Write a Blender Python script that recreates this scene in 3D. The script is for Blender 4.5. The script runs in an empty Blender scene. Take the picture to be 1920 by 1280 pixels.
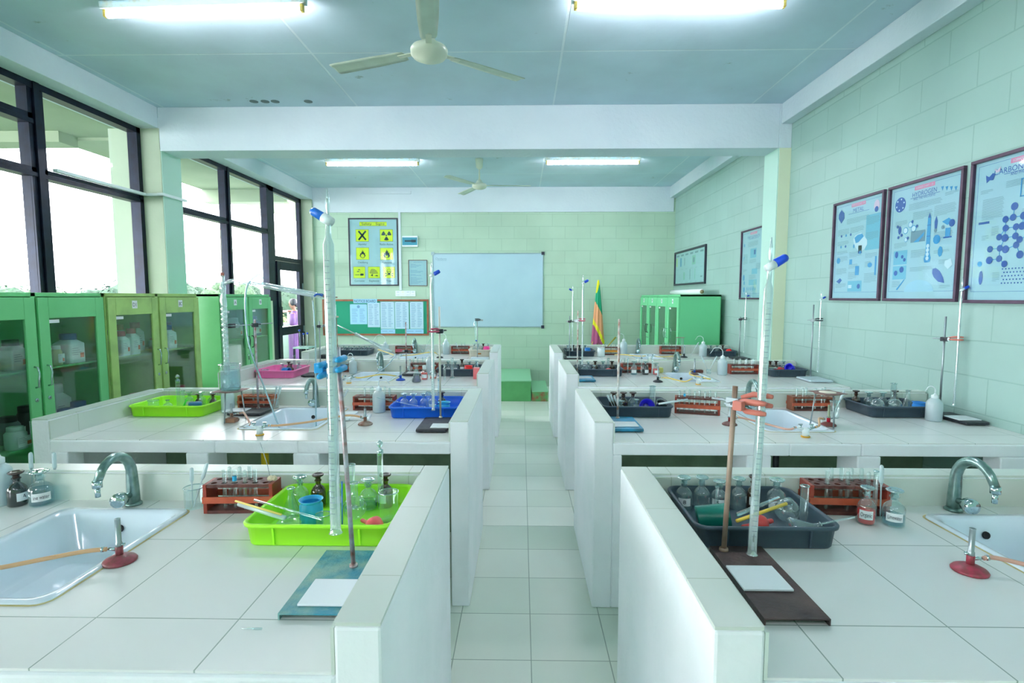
import bpy, math, random
from math import pi, sin, cos, atan, radians as R, sqrt
from mathutils import Vector as V, Matrix as M
random.seed(4)
C = bpy.context.scene.collection
S = bpy.context.scene
# ---------------- camera ----------------
FPX, EYE, PIT, YAW = 1000.0, 1.8, atan(84/1000), atan(18/1000)
cd = bpy.data.cameras.new('camera'); cam = bpy.data.objects.new('camera', cd); C.objects.link(cam)
cd.sensor_width = 36; cd.lens = 36*FPX/1920; cd.clip_start = .05; cd.clip_end = 500
cam.location = (0, 0, EYE); cam.rotation_euler = (pi/2-PIT, 0, YAW)
S.camera = cam
# ---------------- light / exposure ----------------
S.view_settings.view_transform = 'Standard'; S.view_settings.look = 'None'
S.view_settings.exposure = 1.77; S.view_settings.gamma = 1; S.view_settings.use_curve_mapping = False
w = bpy.data.worlds.new('sky'); S.world = w; w.use_nodes = True
bg = w.node_tree.nodes['Background']; bg.inputs[0].default_value = (1, .91, .98, 1); bg.inputs[1].default_value = 5.0
S.cycles.transparent_max_bounces = 40; S.cycles.max_bounces = 12; S.cycles.diffuse_bounces = 7; S.cycles.glossy_bounces = 4
TUBE_STRENGTH = 27.0
def portal(name, x, y0, y1, z0, z1):
    l = bpy.data.lights.new(name, 'AREA'); l.shape = 'RECTANGLE'; l.size = z1-z0; l.size_y = y1-y0
    o = bpy.data.objects.new(name, l); C.objects.link(o); o.location = (x, (y0+y1)/2, (z0+z1)/2)
    o.rotation_euler = (0, -pi/2, 0); l.cycles.is_portal = True
portal('window_daylight_front', -4.36, -2.9, 6.15, .9, 3.7)
portal('window_daylight_rear', -4.36, 6.6, 10.57, .05, 3.7)

def lin(c):
    c = c/255
    return c/12.92 if c <= .04045 else ((c+.055)/1.055)**2.4
def rgb(t): return (lin(t[0]), lin(t[1]), lin(t[2]), 1)
# pixel ray of the camera, met with a real plane of the room
def ray(px, py):
    a = (px-960)/FPX; b = (640-py)/FPX
    d = cos(PIT)+b*sin(PIT); h = b*cos(PIT)-sin(PIT); c, s = cos(YAW), sin(YAW)
    return V((-s*d+c*a, c*d+s*a, h))
def P(px, py, z): v = ray(px, py); t = (z-EYE)/v.z; return V((v.x*t, v.y*t, z))
def PY(px, py, y): v = ray(px, py); t = y/v.y; return V((v.x*t, y, EYE+v.z*t))
def PX(px, py, x): v = ray(px, py); t = x/v.x; return V((x, v.y*t, EYE+v.z*t))

# ---------------- materials ----------------
MT = {}
def mat(name, c, rough=.5, metal=0, spec=.5, noise=0, nscale=6, bump=0, bscale=40, c2=None, coat=0, trans=0, emit=0):
    if name in MT: return MT[name]
    m = bpy.data.materials.new(name); m.use_nodes = True; nt = m.node_tree; b = nt.nodes['Principled BSDF']
    b.inputs['Base Color'].default_value = rgb(c); b.inputs['Roughness'].default_value = rough
    b.inputs['Metallic'].default_value = metal; b.inputs['Specular IOR Level'].default_value = spec
    b.inputs['Coat Weight'].default_value = coat
    if emit: b.inputs['Emission Color'].default_value = rgb(c); b.inputs['Emission Strength'].default_value = emit
    if noise or bump:
        tc = nt.nodes.new('ShaderNodeTexCoord')
    if noise:
        n = nt.nodes.new('ShaderNodeTexNoise'); n.inputs['Scale'].default_value = nscale; n.inputs['Detail'].default_value = 6
        r = nt.nodes.new('ShaderNodeValToRGB'); e = r.color_ramp.elements
        e[0].position = .5-noise; e[1].position = .5+noise*.6
        e[0].color = rgb(c2 or tuple(x*.85 for x in c)); e[1].color = rgb(c)
        nt.links.new(tc.outputs['Object'], n.inputs['Vector']); nt.links.new(n.outputs[0], r.inputs[0]); nt.links.new(r.outputs[0], b.inputs['Base Color'])
    if bump:
        n = nt.nodes.new('ShaderNodeTexNoise'); n.inputs['Scale'].default_value = bscale; n.inputs['Detail'].default_value = 5
        bp = nt.nodes.new('ShaderNodeBump'); bp.inputs['Strength'].default_value = bump; bp.inputs['Distance'].default_value = .02
        nt.links.new(tc.outputs['Object'], n.inputs['Vector']); nt.links.new(n.outputs[0], bp.inputs['Height']); nt.links.new(bp.outputs[0], b.inputs['Normal'])
    MT[name] = m; return m
def glass(name, tint=(228, 244, 243), lo=.05, hi=.75, rough=.03, body=0, bodyc=(255, 255, 255)):
    if name in MT: return MT[name]
    m = bpy.data.materials.new(name); m.use_nodes = True; nt = m.node_tree; nt.nodes.clear()
    out = nt.nodes.new('ShaderNodeOutputMaterial'); t = nt.nodes.new('ShaderNodeBsdfTransparent'); t.inputs[0].default_value = rgb(tint)
    g = nt.nodes.new('ShaderNodeBsdfGlossy'); g.inputs['Roughness'].default_value = rough; g.inputs[0].default_value = (.95, 1, 1, 1)
    lw = nt.nodes.new('ShaderNodeLayerWeight'); lw.inputs[0].default_value = .5
    pw = nt.nodes.new('ShaderNodeMath'); pw.operation = 'POWER'; pw.inputs[1].default_value = 3.0
    mr = nt.nodes.new('ShaderNodeMapRange'); mr.inputs['To Min'].default_value = lo; mr.inputs['To Max'].default_value = hi
    mx = nt.nodes.new('ShaderNodeMixShader')
    nt.links.new(lw.outputs['Facing'], pw.inputs[0]); nt.links.new(pw.outputs[0], mr.inputs['Value']); nt.links.new(mr.outputs[0], mx.inputs[0])
    if body:
        d = nt.nodes.new('ShaderNodeBsdfPrincipled'); d.inputs['Base Color'].default_value = rgb(bodyc); d.inputs['Roughness'].default_value = .2
        m2 = nt.nodes.new('ShaderNodeMixShader'); m2.inputs[0].default_value = body
        nt.links.new(t.outputs[0], m2.inputs[1]); nt.links.new(d.outputs[0], m2.inputs[2]); nt.links.new(m2.outputs[0], mx.inputs[1])
    else: nt.links.new(t.outputs[0], mx.inputs[1])
    nt.links.new(g.outputs[0], mx.inputs[2]); nt.links.new(mx.outputs[0], out.inputs[0])
    MT[name] = m; return m
def blocks(name, axes, c1, c2, mort, bw, bh, msize, off=.5, shift=(0, 0), bump=.5, rough=.6, spec=.4, dirt=None, fine=.05, fscale=60, nvar=.9):
    m = bpy.data.materials.new(name); m.use_nodes = True; nt = m.node_tree; b = nt.nodes['Principled BSDF']
    b.inputs['Roughness'].default_value = rough; b.inputs['Specular IOR Level'].default_value = spec
    tc = nt.nodes.new('ShaderNodeTexCoord'); sp = nt.nodes.new('ShaderNodeSeparateXYZ'); cb = nt.nodes.new('ShaderNodeCombineXYZ')
    nt.links.new(tc.outputs['Object'], sp.inputs[0])
    for k in (0, 1):
        ad = nt.nodes.new('ShaderNodeMath'); ad.inputs[1].default_value = -shift[k]
        nt.links.new(sp.outputs[axes[k]], ad.inputs[0]); nt.links.new(ad.outputs[0], cb.inputs[k])
    br = nt.nodes.new('ShaderNodeTexBrick'); br.offset = off; br.inputs['Scale'].default_value = 1
    br.inputs['Color1'].default_value = rgb(c1); br.inputs['Color2'].default_value = rgb(c2); br.inputs['Mortar'].default_value = rgb(mort)
    br.inputs['Mortar Size'].default_value = msize; br.inputs['Mortar Smooth'].default_value = .3; br.inputs['Bias'].default_value = 0
    br.inputs['Brick Width'].default_value = bw; br.inputs['Row Height'].default_value = bh
    nt.links.new(cb.outputs[0], br.inputs['Vector'])
    nz = nt.nodes.new('ShaderNodeTexNoise'); nz.inputs['Scale'].default_value = 1.3; nz.inputs['Detail'].default_value = 7
    nt.links.new(tc.outputs['Object'], nz.inputs['Vector'])
    rp = nt.nodes.new('ShaderNodeValToRGB'); rp.color_ramp.elements[0].position = .3; rp.color_ramp.elements[0].color = (nvar, nvar, nvar, 1); rp.color_ramp.elements[1].position = .6
    mu = nt.nodes.new('ShaderNodeMixRGB'); mu.blend_type = 'MULTIPLY'; mu.inputs[0].default_value = 1
    nt.links.new(nz.outputs[0], rp.inputs[0]); nt.links.new(br.outputs['Color'], mu.inputs[1]); nt.links.new(rp.outputs[0], mu.inputs[2])
    last = mu
    if dirt:
        n2 = nt.nodes.new('ShaderNodeTexNoise'); n2.inputs['Scale'].default_value = dirt[1]; n2.inputs['Detail'].default_value = 9; n2.inputs['Roughness'].default_value = .75
        nt.links.new(tc.outputs['Object'], n2.inputs['Vector'])
        r2 = nt.nodes.new('ShaderNodeValToRGB'); r2.color_ramp.elements[0].position = dirt[2]; r2.color_ramp.elements[1].position = dirt[2]+.05
        mx = nt.nodes.new('ShaderNodeMixRGB'); mx.inputs[2].default_value = rgb(dirt[0])
        nt.links.new(n2.outputs[0], r2.inputs[0]); nt.links.new(r2.outputs[0], mx.inputs[0]); nt.links.new(mu.outputs[0], mx.inputs[1]); last = mx
    nt.links.new(last.outputs[0], b.inputs['Base Color'])
    fn = nt.nodes.new('ShaderNodeTexNoise'); fn.inputs['Scale'].default_value = fscale; fn.inputs['Detail'].default_value = 4
    nt.links.new(tc.outputs['Object'], fn.inputs['Vector'])
    ma = nt.nodes.new('ShaderNodeMath'); ma.operation = 'MULTIPLY_ADD'; ma.inputs[1].default_value = -1
    m3 = nt.nodes.new('ShaderNodeMath'); m3.operation = 'MULTIPLY'; m3.inputs[1].default_value = fine/.05*.15
    nt.links.new(fn.outputs[0], m3.inputs[0]); nt.links.new(br.outputs['Fac'], ma.inputs[0]); nt.links.new(m3.outputs[0], ma.inputs[2])
    bp = nt.nodes.new('ShaderNodeBump'); bp.inputs['Strength'].default_value = bump; bp.inputs['Distance'].default_value = .006
    nt.links.new(ma.outputs[0], bp.inputs['Height']); nt.links.new(bp.outputs[0], b.inputs['Normal'])
    MT[name] = m; return m

# ---------------- mesh builder ----------------
class MB:
    def __init__(s): s.v = []; s.f = []; s.mi = []; s.sm = []; s.X = M.Identity(4)
    def at(s, loc=(0, 0, 0), rz=0, rx=0, ry=0):
        s.X = M.Translation(loc) @ M.Rotation(rz, 4, 'Z') @ M.Rotation(ry, 4, 'Y') @ M.Rotation(rx, 4, 'X'); return s
    def add(s, vs, fs, mi=0, sm=False):
        o = len(s.v); s.v += [s.X @ V(v) for v in vs]; s.f += [tuple(i+o for i in f) for f in fs]
        s.mi += [mi]*len(fs); s.sm += [sm]*len(fs); return s
    def box(s, a, b, mi=0):
        (x0, y0, z0), (x1, y1, z1) = a, b
        x0, x1 = min(x0, x1), max(x0, x1); y0, y1 = min(y0, y1), max(y0, y1); z0, z1 = min(z0, z1), max(z0, z1)
        return s.add([(x0, y0, z0), (x1, y0, z0), (x1, y1, z0), (x0, y1, z0), (x0, y0, z1), (x1, y0, z1), (x1, y1, z1), (x0, y1, z1)],
                     [(0, 3, 2, 1), (4, 5, 6, 7), (0, 1, 5, 4), (1, 2, 6, 5), (2, 3, 7, 6), (3, 0, 4, 7)], mi)
    def loft(s, loops, mi=0, sm=True, cap0=True, cap1=True, close=False):
        n = len(loops[0]); vs = [p for l in loops for p in l]; fs = []
        for i in range(len(loops)-1+(1 if close else 0)):
            a = i*n; b = ((i+1) % len(loops))*n
            for j in range(n): k = (j+1) % n; fs.append((a+j, a+k, b+k, b+j))
        if cap0 and not close: fs.append(tuple(range(n-1, -1, -1)))
        if cap1 and not close: fs.append(tuple(range((len(loops)-1)*n, len(loops)*n)))
        return s.add(vs, fs, mi, sm)
    def lathe(s, prof, seg=20, mi=0, cap0=True, cap1=True):
        return s.loft([[(r*cos(2*pi*k/seg), r*sin(2*pi*k/seg), z) for k in range(seg)] for r, z in prof], mi, True, cap0, cap1)
    def tube(s, pts, r, seg=8, mi=0, caps=True):
        pts = [V(p) for p in pts]; rs = r if isinstance(r, (list, tuple)) else [r]*len(pts); loops = []; up = None
        for i, p in enumerate(pts):
            d = (pts[min(i+1, len(pts)-1)]-pts[max(i-1, 0)]).normalized()
            if up is None: up = V((0, 0, 1)) if abs(d.z) < .9 else V((1, 0, 0))
            a = d.cross(up)
            if a.length < 1e-4: a = d.cross(V((0, 1, .3)))
            a.normalize(); b = a.cross(d).normalized(); up = b
            loops.append([p+(a*cos(2*pi*k/seg)+b*sin(2*pi*k/seg))*rs[i] for k in range(seg)])
        return s.loft(loops, mi, True, caps, caps)
    def prism(s, poly, z0, z1, mi=0):
        return s.loft([[(x, y, z0) for x, y in poly], [(x, y, z1) for x, y in poly]], mi, False)
    def flat(s, poly, y, mi=0, t=.0006):          # outline in X/Z, facing -Y, with a real thickness
        a = sum(poly[i][0]*poly[(i+1) % len(poly)][1]-poly[(i+1) % len(poly)][0]*poly[i][1] for i in range(len(poly)))
        if a < 0: poly = poly[::-1]
        return s.loft([[(x, y, z) for x, z in poly], [(x, y-t, z) for x, z in poly]], mi, False)
    def rect(s, x0, z0, x1, z1, y, mi=0, t=.0006): return s.box((x0, y-t, z0), (x1, y, z1), mi)
    def build(s, name, m, parent=None, loc=None, rz=0, bevel=0, seg=2, tagd=None):
        me = bpy.data.meshes.new(name); me.from_pydata([tuple(v) for v in s.v], [], s.f)
        ms = m if isinstance(m, (list, tuple)) else [m]
        for q in ms: me.materials.append(q)
        me.polygons.foreach_set('material_index', s.mi); me.polygons.foreach_set('use_smooth', s.sm); me.update()
        o = bpy.data.objects.new(name, me); C.objects.link(o)
        if parent: o.parent = parent
        if loc is not None: o.location = loc
        o.rotation_euler.z = rz
        if bevel:
            b = o.modifiers.new('bevel', 'BEVEL'); b.width = bevel; b.segments = seg; b.limit_method = 'ANGLE'; b.angle_limit = R(40)
        return o
def tag(o, label=None, cat=None, group=None, kind=None):
    if label: o['label'] = label
    if cat: o['category'] = cat
    if group: o['group'] = group
    if kind: o['kind'] = kind
    return o
def thing(name, label, cat, loc=(0, 0, 0), rz=0, group=None, rx=0, ry=0):
    o = bpy.data.objects.new(name, None); C.objects.link(o); o.empty_display_size = .05
    o.location = loc; o.rotation_euler = (rx, ry, rz); return tag(o, label, cat, group)
def struct(name, mb, m, **k): return tag(mb.build(name, m, **k), kind='structure')
def dup(root, loc=None, rz=None, label=None, group=None):
    r = root.copy(); C.objects.link(r)
    if loc is not None: r.location = loc
    if rz is not None: r.rotation_euler.z = rz
    if label: r['label'] = label
    if group: r['group'] = group
    for ch in list(root.children):
        c = ch.copy(); C.objects.link(c); c.parent = r
        for g in ch.children:
            d = g.copy(); C.objects.link(d); d.parent = c
    return r
def rrect(w, d, r, z, n=4, cx=0, cy=0):
    out = []
    for qx, qy, a0 in ((1, 1, 0), (-1, 1, 90), (-1, -1, 180), (1, -1, 270)):
        for k in range(n+1):
            a = R(a0+90*k/n); out.append((cx+qx*(w/2-r)+r*cos(a), cy+qy*(d/2-r)+r*sin(a), z))
    return out
def circ(cx, cz, r, n=16, sx=1, sz=1, a0=0): return [(cx+r*sx*cos(a0+2*pi*k/n), cz+r*sz*sin(a0+2*pi*k/n)) for k in range(n)]
TX = {}
def text(mb, s, x, z, h, y, mi=0, align='LEFT', width=None):    # lettering in X/Z facing -Y
    key = (s, align)
    if key not in TX:
        cu = bpy.data.curves.new('lettering', 'FONT'); cu.body = s; cu.align_x = align; cu.resolution_u = 3; cu.extrude = 0
        o = bpy.data.objects.new('lettering', cu); me = bpy.data.meshes.new_from_object(o)
        TX[key] = ([v.co.copy() for v in me.vertices], [tuple(p.vertices) for p in me.polygons])
        bpy.data.objects.remove(o); bpy.data.meshes.remove(me); bpy.data.curves.remove(cu)
    vs, fs = TX[key]
    if not vs: return
    xs = [v.x for v in vs]; k = h/.7; kx = k if not width else width/(max(xs)-min(xs))
    mb.add([(x+v.x*kx, y-.0007, z+v.y*k) for v in vs], fs, mi)
# ---------------- palette ----------------
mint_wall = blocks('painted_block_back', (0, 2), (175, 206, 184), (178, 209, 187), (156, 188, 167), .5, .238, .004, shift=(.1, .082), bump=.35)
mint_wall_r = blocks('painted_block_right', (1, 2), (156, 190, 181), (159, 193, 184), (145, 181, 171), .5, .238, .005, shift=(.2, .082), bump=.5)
plaster = mat('white_plaster', (208, 224, 230), .75, noise=.25, nscale=1.5, c2=(198, 215, 223), bump=.25, bscale=25)
ceil_m = blocks('concrete_ceiling', (0, 1), (190, 216, 228), (193, 219, 231), (214, 233, 240), 2.2, 1.55, .012, off=0, shift=(.35, 4.85), bump=.55, rough=.5, dirt=((138, 164, 164), 2.3, .635), fine=.22, fscale=9, nvar=.86)
col_m = mat('cream_column_paint', (178, 196, 172), .7, noise=.3, nscale=2, c2=(163, 182, 160), bump=.1)
col_light = mat('mint_column_paint', (180, 220, 206), .7, bump=.1)
col_cream = mat('pale_cream_paint', (214, 226, 196), .7, bump=.1)
conc = mat('whitewashed_concrete', (247, 250, 253), .7, noise=.28, nscale=3, c2=(232, 241, 242), bump=.35, bscale=14)
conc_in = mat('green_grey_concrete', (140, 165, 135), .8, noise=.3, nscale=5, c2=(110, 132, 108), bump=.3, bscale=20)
tile_top = blocks('terrazzo_worktop', (0, 1), (230, 233, 230), (233, 236, 233), (160, 174, 166), .37, .44, .0022, off=0, shift=(.1, .2), bump=.15, rough=.22, spec=.5, fine=.01, nvar=.95)
floor_m = blocks('floor_tiles', (0, 1), (206, 219, 204), (226, 231, 221), (142, 160, 146), .39, .39, .003, off=0, shift=(.05, 2.51), bump=.2, rough=.28, spec=.5, fine=.01, nvar=.94)
alu = mat('dark_blue_aluminium', (22, 36, 58), .35, .4, noise=.3, nscale=9, c2=(10, 16, 28))
alu_l = mat('grey_aluminium', (150, 178, 182), .35, .5)
pane_m = glass('window_pane', (247, 253, 252), .02, .5)
cglass = glass('cabinet_pane', (236, 246, 243), .06, .7, .05)
gl = glass('lab_glass', (238, 248, 248), .12, .95, .03, .07, (235, 248, 250))
gl_rim = glass('glass_rim', (200, 222, 222), .35, .95)
brown = glass('amber_glass', (150, 106, 60), .10, .8, .05, .35, (92, 56, 24))
darkst = mat('dark_stopper', (62, 48, 44), .2, spec=.8)
water = glass('water', (188, 226, 236), .05, .6)
milky = glass('milky_plastic', (222, 240, 243), .05, .5, .3, .62, (226, 242, 245))
white_pl = mat('white_plastic', (226, 240, 242), .35)
label_m = mat('paper_label', (236, 242, 244), .7)
ink = mat('dark_ink', (28, 40, 60), .6)
chrome = mat('chrome', (190, 208, 210), .12, 1)
tapm = mat('worn_chrome', (150, 176, 174), .28, .85, noise=.3, nscale=40, c2=(100, 135, 125))
steel = mat('brushed_steel', (165, 178, 182), .35, .8)
rust = mat('rusty_steel', (168, 150, 138), .5, .4, noise=.2, nscale=30, c2=(128, 78, 52))
iron = mat('dark_cast_iron', (58, 64, 70), .5, .3, noise=.25, nscale=30, c2=(30, 34, 40))
redwood = mat('red_stained_wood', (166, 66, 48), .4, noise=.3, nscale=14, c2=(108, 36, 30))
railwood = mat('orange_stained_wood', (206, 100, 66), .4, noise=.3, nscale=14, c2=(168, 66, 44))
darkwood = mat('dark_stained_wood', (112, 62, 52), .5, noise=.3, nscale=30, c2=(72, 40, 40))
porcelain = mat('white_porcelain', (226, 240, 250), .08, spec=.6, coat=.5)
black = mat('black_hole', (22, 22, 26), .6)
hose_m = mat('tan_rubber', (222, 178, 134), .45)
hose_y = mat('yellow_rubber', (228, 202, 112), .45)
tile_w = mat('white_glazed_tile', (240, 246, 250), .15)
blue_pl = mat('blue_stopcock', (20, 74, 200), .3)
lblue = mat('light_blue_plastic', (52, 176, 226), .3)
red_r = mat('red_rubber', (232, 84, 80), .4)
def plas(n, c): return mat(n, c, .3, spec=.5)
lime = plas('lime_plastic', (172, 252, 48)); blue_t = plas('blue_tray_plastic', (16, 104, 226)); pinkp = plas('pink_plastic', (246, 120, 184))
greyp = mat('dark_grey_plastic', (66, 86, 100), .4, noise=.3, nscale=5, c2=(54, 72, 86)); creamp = plas('cream_plastic', (226, 222, 208))
# ---------------- the room ----------------
YB, XR, XW, ZC, YF = 10.64, 3.0, -4.38, 3.93, -3.0
struct('floor', MB().box((-4.5, YF-.3, -.12), (XR+.2, YB+.2, 0)), floor_m)
struct('floor_veranda', MB().box((-7.2, YF-.3, -.14), (-4.5, 16.2, -.01)).box((-4.5, YB+.2, -.14), (-4.0, 16.2, -.01)), mat('veranda_concrete', (92, 106, 98), .8, noise=.25, nscale=2, c2=(78, 92, 84)))
struct('ceiling', MB().box((-4.6, YF, ZC), (XR+.2, YB+.2, ZC+.2)), ceil_m)
struct('wall_back', MB().box((-4.12, YB, 0), (XR+.2, YB+.2, ZC)), mint_wall)
struct('wall_right', MB().box((XR, YF, 0), (XR+.2, YB, ZC)), mint_wall_r)
struct('wall_front', MB().box((-4.6, YF-.2, 0), (XR+.2, YF, ZC)), mint_wall)
struct('wall_left', MB().box((-4.5, YF, 0), (-4.36, 6.15, .85)).box((-4.5, 6.5, 0), (-4.36, 9.35, .85)), col_light)
struct('trim_1', MB().box((-4.12, 6.15, 3.45), (2.86, 6.5, ZC)).box((2.86, 6.15, 3.45), (XR, 6.5, ZC)), plaster, bevel=.006)          # cross beam
struct('trim_2', MB().box((2.88, YF, 3.71), (XR, 6.15, ZC)).box((2.88, 6.5, 3.71), (XR, YB, ZC)), plaster, bevel=.006)            # side beam right
struct('trim_3', MB().box((-4.62, YF, 3.70), (-4.12, 6.15, ZC)).box((-4.62, 6.5, 3.70), (-4.12, YB, ZC)), plaster, bevel=.006)      # side beam left
struct('trim_4', MB().box((-4.12, YB-.03, 3.45), (2.96, YB, ZC)), plaster, bevel=.004)                                             # band on the back wall
struct('wall_column_left', MB().box((-4.7, 6.15, 0), (-4.11, 6.5, 3.7), 0).box((-4.111, 6.155, 0), (-4.10, 6.495, 3.45), 1), [col_m, col_light])
struct('wall_column_right', MB().box((2.87, 6.15, 0), (XR, 6.5, 3.45), 0).box((2.86, 6.155, 0), (2.871, 6.495, 3.45), 1), [col_cream, col_light])
struct('wall_column_rear', MB().box((-4.44, 10.57, 0), (-4.12, YB+.2, 3.7)), col_m)
# beam overhead near the camera and a front bay column keep the room closed behind the viewer
struct('trim_5', MB().box((-4.6, -.2, 3.45), (XR, .15, ZC)), plaster)
struct('wall_column_front', MB().box((-4.7, -.2, 0), (-4.10, .15, 3.7)), col_m)
# windows: frames of dark aluminium, pane as a part
def window(n, y0, y1, z0, z1, muls, rails, kind='structure', extra=None):
    mb = MB(); x0, x1 = XW-.06, XW+.05
    mb.box((x0, y0, z1-.06), (x1, y1, z1)); mb.box((x0, y0, z0), (x1, y1, z0+.05)); mb.box((x0, y0, z0), (x1, y0+.06, z1)); mb.box((x0, y1-.06, z0), (x1, y1, z1))
    for a, b in muls:
        mb.box((x0, a, z0), (x1-.01, a+.045, z1)); mb.box((x0-.02, a+.05, z0), (x1+.01, b-.05, z1)); mb.box((x0, b-.045, z0), (x1-.01, b, z1))
    o = MB()
    for a, b, c, d in rails: mb.box((x0, a, c), (x1, b, c+(d-c)*.45)); mb.box((x0+.02, a, c+(d-c)*.5), (x1-.01, b, d))
    f = tag(mb.build('window_%d' % n, alu), kind='structure')
    MB().box((XW-.012, y0+.03, z0+.03), (XW-.008, y1-.03, z1-.03)).build('window_pane', pane_m, f)
    return f
window(1, .15, 6.15, .85, 3.70, [(1.2, 1.36), (2.45, 2.6), (3.55, 3.7), (4.76, 4.92)], [(.15, 6.15, 2.87, 2.95), (3.6, 4.8, 3.33, 3.42)])
window(2, 6.5, 9.2, .85, 3.70, [(7.88, 8.02)], [(6.5, 9.2, 2.87, 2.95)])
window(3, -2.95, -.2, .85, 3.70, [(-1.6, -1.45)], [(-2.95, -.2, 2.87, 2.95)])
wf = MB(); x0, x1 = XW-.015, XW+.05
wf.box((x0, 9.2, 0), (x1, 9.40, 3.7)).box((x0, 10.47, 0), (x1, 10.57, 3.7)).box((x0, 9.2, 3.62), (x1, 10.57, 3.70)).box((x0, 9.4, 2.44), (x1, 10.47, 2.52))
f4 = tag(wf.build('window_4', alu), kind='structure')
MB().box((XW-.012, 9.4, 2.52), (XW-.008, 10.47, 3.62)).build('window_pane', pane_m, f4)
dr = MB().box((x0+.02, 9.41, .02), (x1+.02, 9.53, 2.43)).box((x0+.02, 10.34, .02), (x1+.02, 10.46, 2.43)).box((x0+.02, 9.53, 2.28), (x1+.02, 10.34, 2.43)).box((x0+.02, 9.53, 1.10), (x1+.02, 10.34, 1.25)).box((x0+.02, 9.53, .02), (x1+.02, 10.34, .16))
d1 = tag(dr.build('door_1', alu, bevel=.004), kind='structure')
MB().box((XW-.01, 9.53, 1.25), (XW-.006, 10.34, 2.28)).build('upper_pane', pane_m, d1); MB().box((XW-.01, 9.53, .16), (XW-.006, 10.34, 1.10)).build('lower_pane', pane_m, d1)
MB().box((XW+.055, 9.44, 1.28), (XW+.085, 9.53, 1.62)).build('door_lock_box', iron, d1)
for z in (.4, 1.17, 2.0): MB().box((XW+.06, 10.455, z-.06), (XW+.08, 10.485, z+.06)).build('hinge', alu_l, d1)
tag(MB().box((-4.32, 4.95, 2.945), (-4.28, 6.15, 2.975)).box((-4.14, 6.10, 2.945), (-4.10, 6.15, 2.975)).box((-4.32, 6.12, 2.945), (-4.10, 6.15, 2.975)).box((-4.102, 6.10, 2.945), (-4.07, 6.54, 2.975)).build('cable_trunking', white_pl), 'white cable trunking running along the window rail across the left column', 'cable trunking')
# outside: veranda, roof, parapet, rail
struct('trim_6', MB().box((-13, -5, 3.94), (-4.62, 7.3, 4.1)).box((-6.3, 7.3, 3.9), (-4.62, 17, 4.05)).box((-6.3, 10.6, 3.66), (-4.62, 10.9, 3.9)).box((-13, 7.0, 3.80), (-6.0, 7.3, 3.94)), mat('soffit_paint', (150, 166, 138), .8, noise=.25, nscale=2, c2=(138, 156, 126)))
struct('wall_veranda', MB().box((-7.2, -3, -.01), (-7.0, 16.2, 1.02)).box((-7.2, 16, -.01), (-4.0, 16.2, 1.02)), mat('veranda_plaster', (112, 132, 124), .8, noise=.25, nscale=2, c2=(98, 118, 110)))
rl = MB().tube([(-7.1, -3, 1.36), (-7.1, 16.1, 1.36)], .035).tube([(-7.1, 16.1, 1.36), (-4.2, 16.1, 1.36)], .035)
rt = thing('veranda_railing', 'brown painted handrail above the veranda parapet outside the door', 'railing', (0, 0, 0))
rl.build('handrail', mat('brown_rail', (110, 60, 48), .5), rt)
for x, y in [(-7.1, -2+3*k) for k in range(6)]+[(-7.1, 16.1), (-5.6, 16.1), (-4.3, 16.1)]: MB().box((x-.02, y-.02, 1.02), (x+.02, y+.02, 1.34)).build('post', alu_l, rt)
# ---------------- fluorescent lights, fans ----------------
tube_em = mat('tube_glow', (255, 243, 253), emit=TUBE_STRENGTH)
holder = mat('yellowed_holder', (214, 190, 92), .5); lampw = mat('lamp_housing_paint', (196, 222, 224), .5, noise=.2, nscale=20, c2=(190, 190, 160))
def batten(x0, x1, y, label, tilt=0):
    xm = (x0+x1)/2; L = (x1-x0)/2; t = thing('fluorescent_light', label, 'ceiling light', (xm, y, ZC), tilt, 'fluorescent battens on the ceiling')
    MB().box((-L-.03, -.03, -.055), (L+.03, .03, 0)).build('housing', lampw, t, bevel=.006)
    for s in (-1, 1): MB().box((s*L-.012, -.018, -.105), (s*L+.012, .018, -.055)).build('lamp_holder', holder, t, bevel=.004)
    b = MB(); b.tube([(-L+.012, 0, -.09), (L-.012, 0, -.09)], .019, 12); b.build('fluorescent_tube', tube_em, t)
batten(-3.03, -1.57, 3.99, 'lit fluorescent batten on the near ceiling bay beside the left windows', R(-2))
batten(.38, 1.84, 3.97, 'lit fluorescent batten on the near ceiling bay right of the fan')
batten(-3.03, -1.61, 8.43, 'lit fluorescent batten beyond the beam, on the left of the far fan')
batten(.38, 1.79, 8.40, 'lit fluorescent batten beyond the beam, on the right of the far fan')
batten(-2.7, -1.3, -1.4, 'unseen fluorescent batten added for fill in the bay behind the camera, window side')  # out of view, added to give the room more fill light
batten(.6, 2.0, -1.4, 'unseen fluorescent batten added for fill in the bay behind the camera, wall side')  # second added fill batten, also unseen
fanp = mat('fan_enamel', (218, 224, 204), .35)
fanb = mat('fan_blade_enamel', (196, 212, 196), .4, noise=.25, nscale=8, c2=(182, 198, 180))
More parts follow.
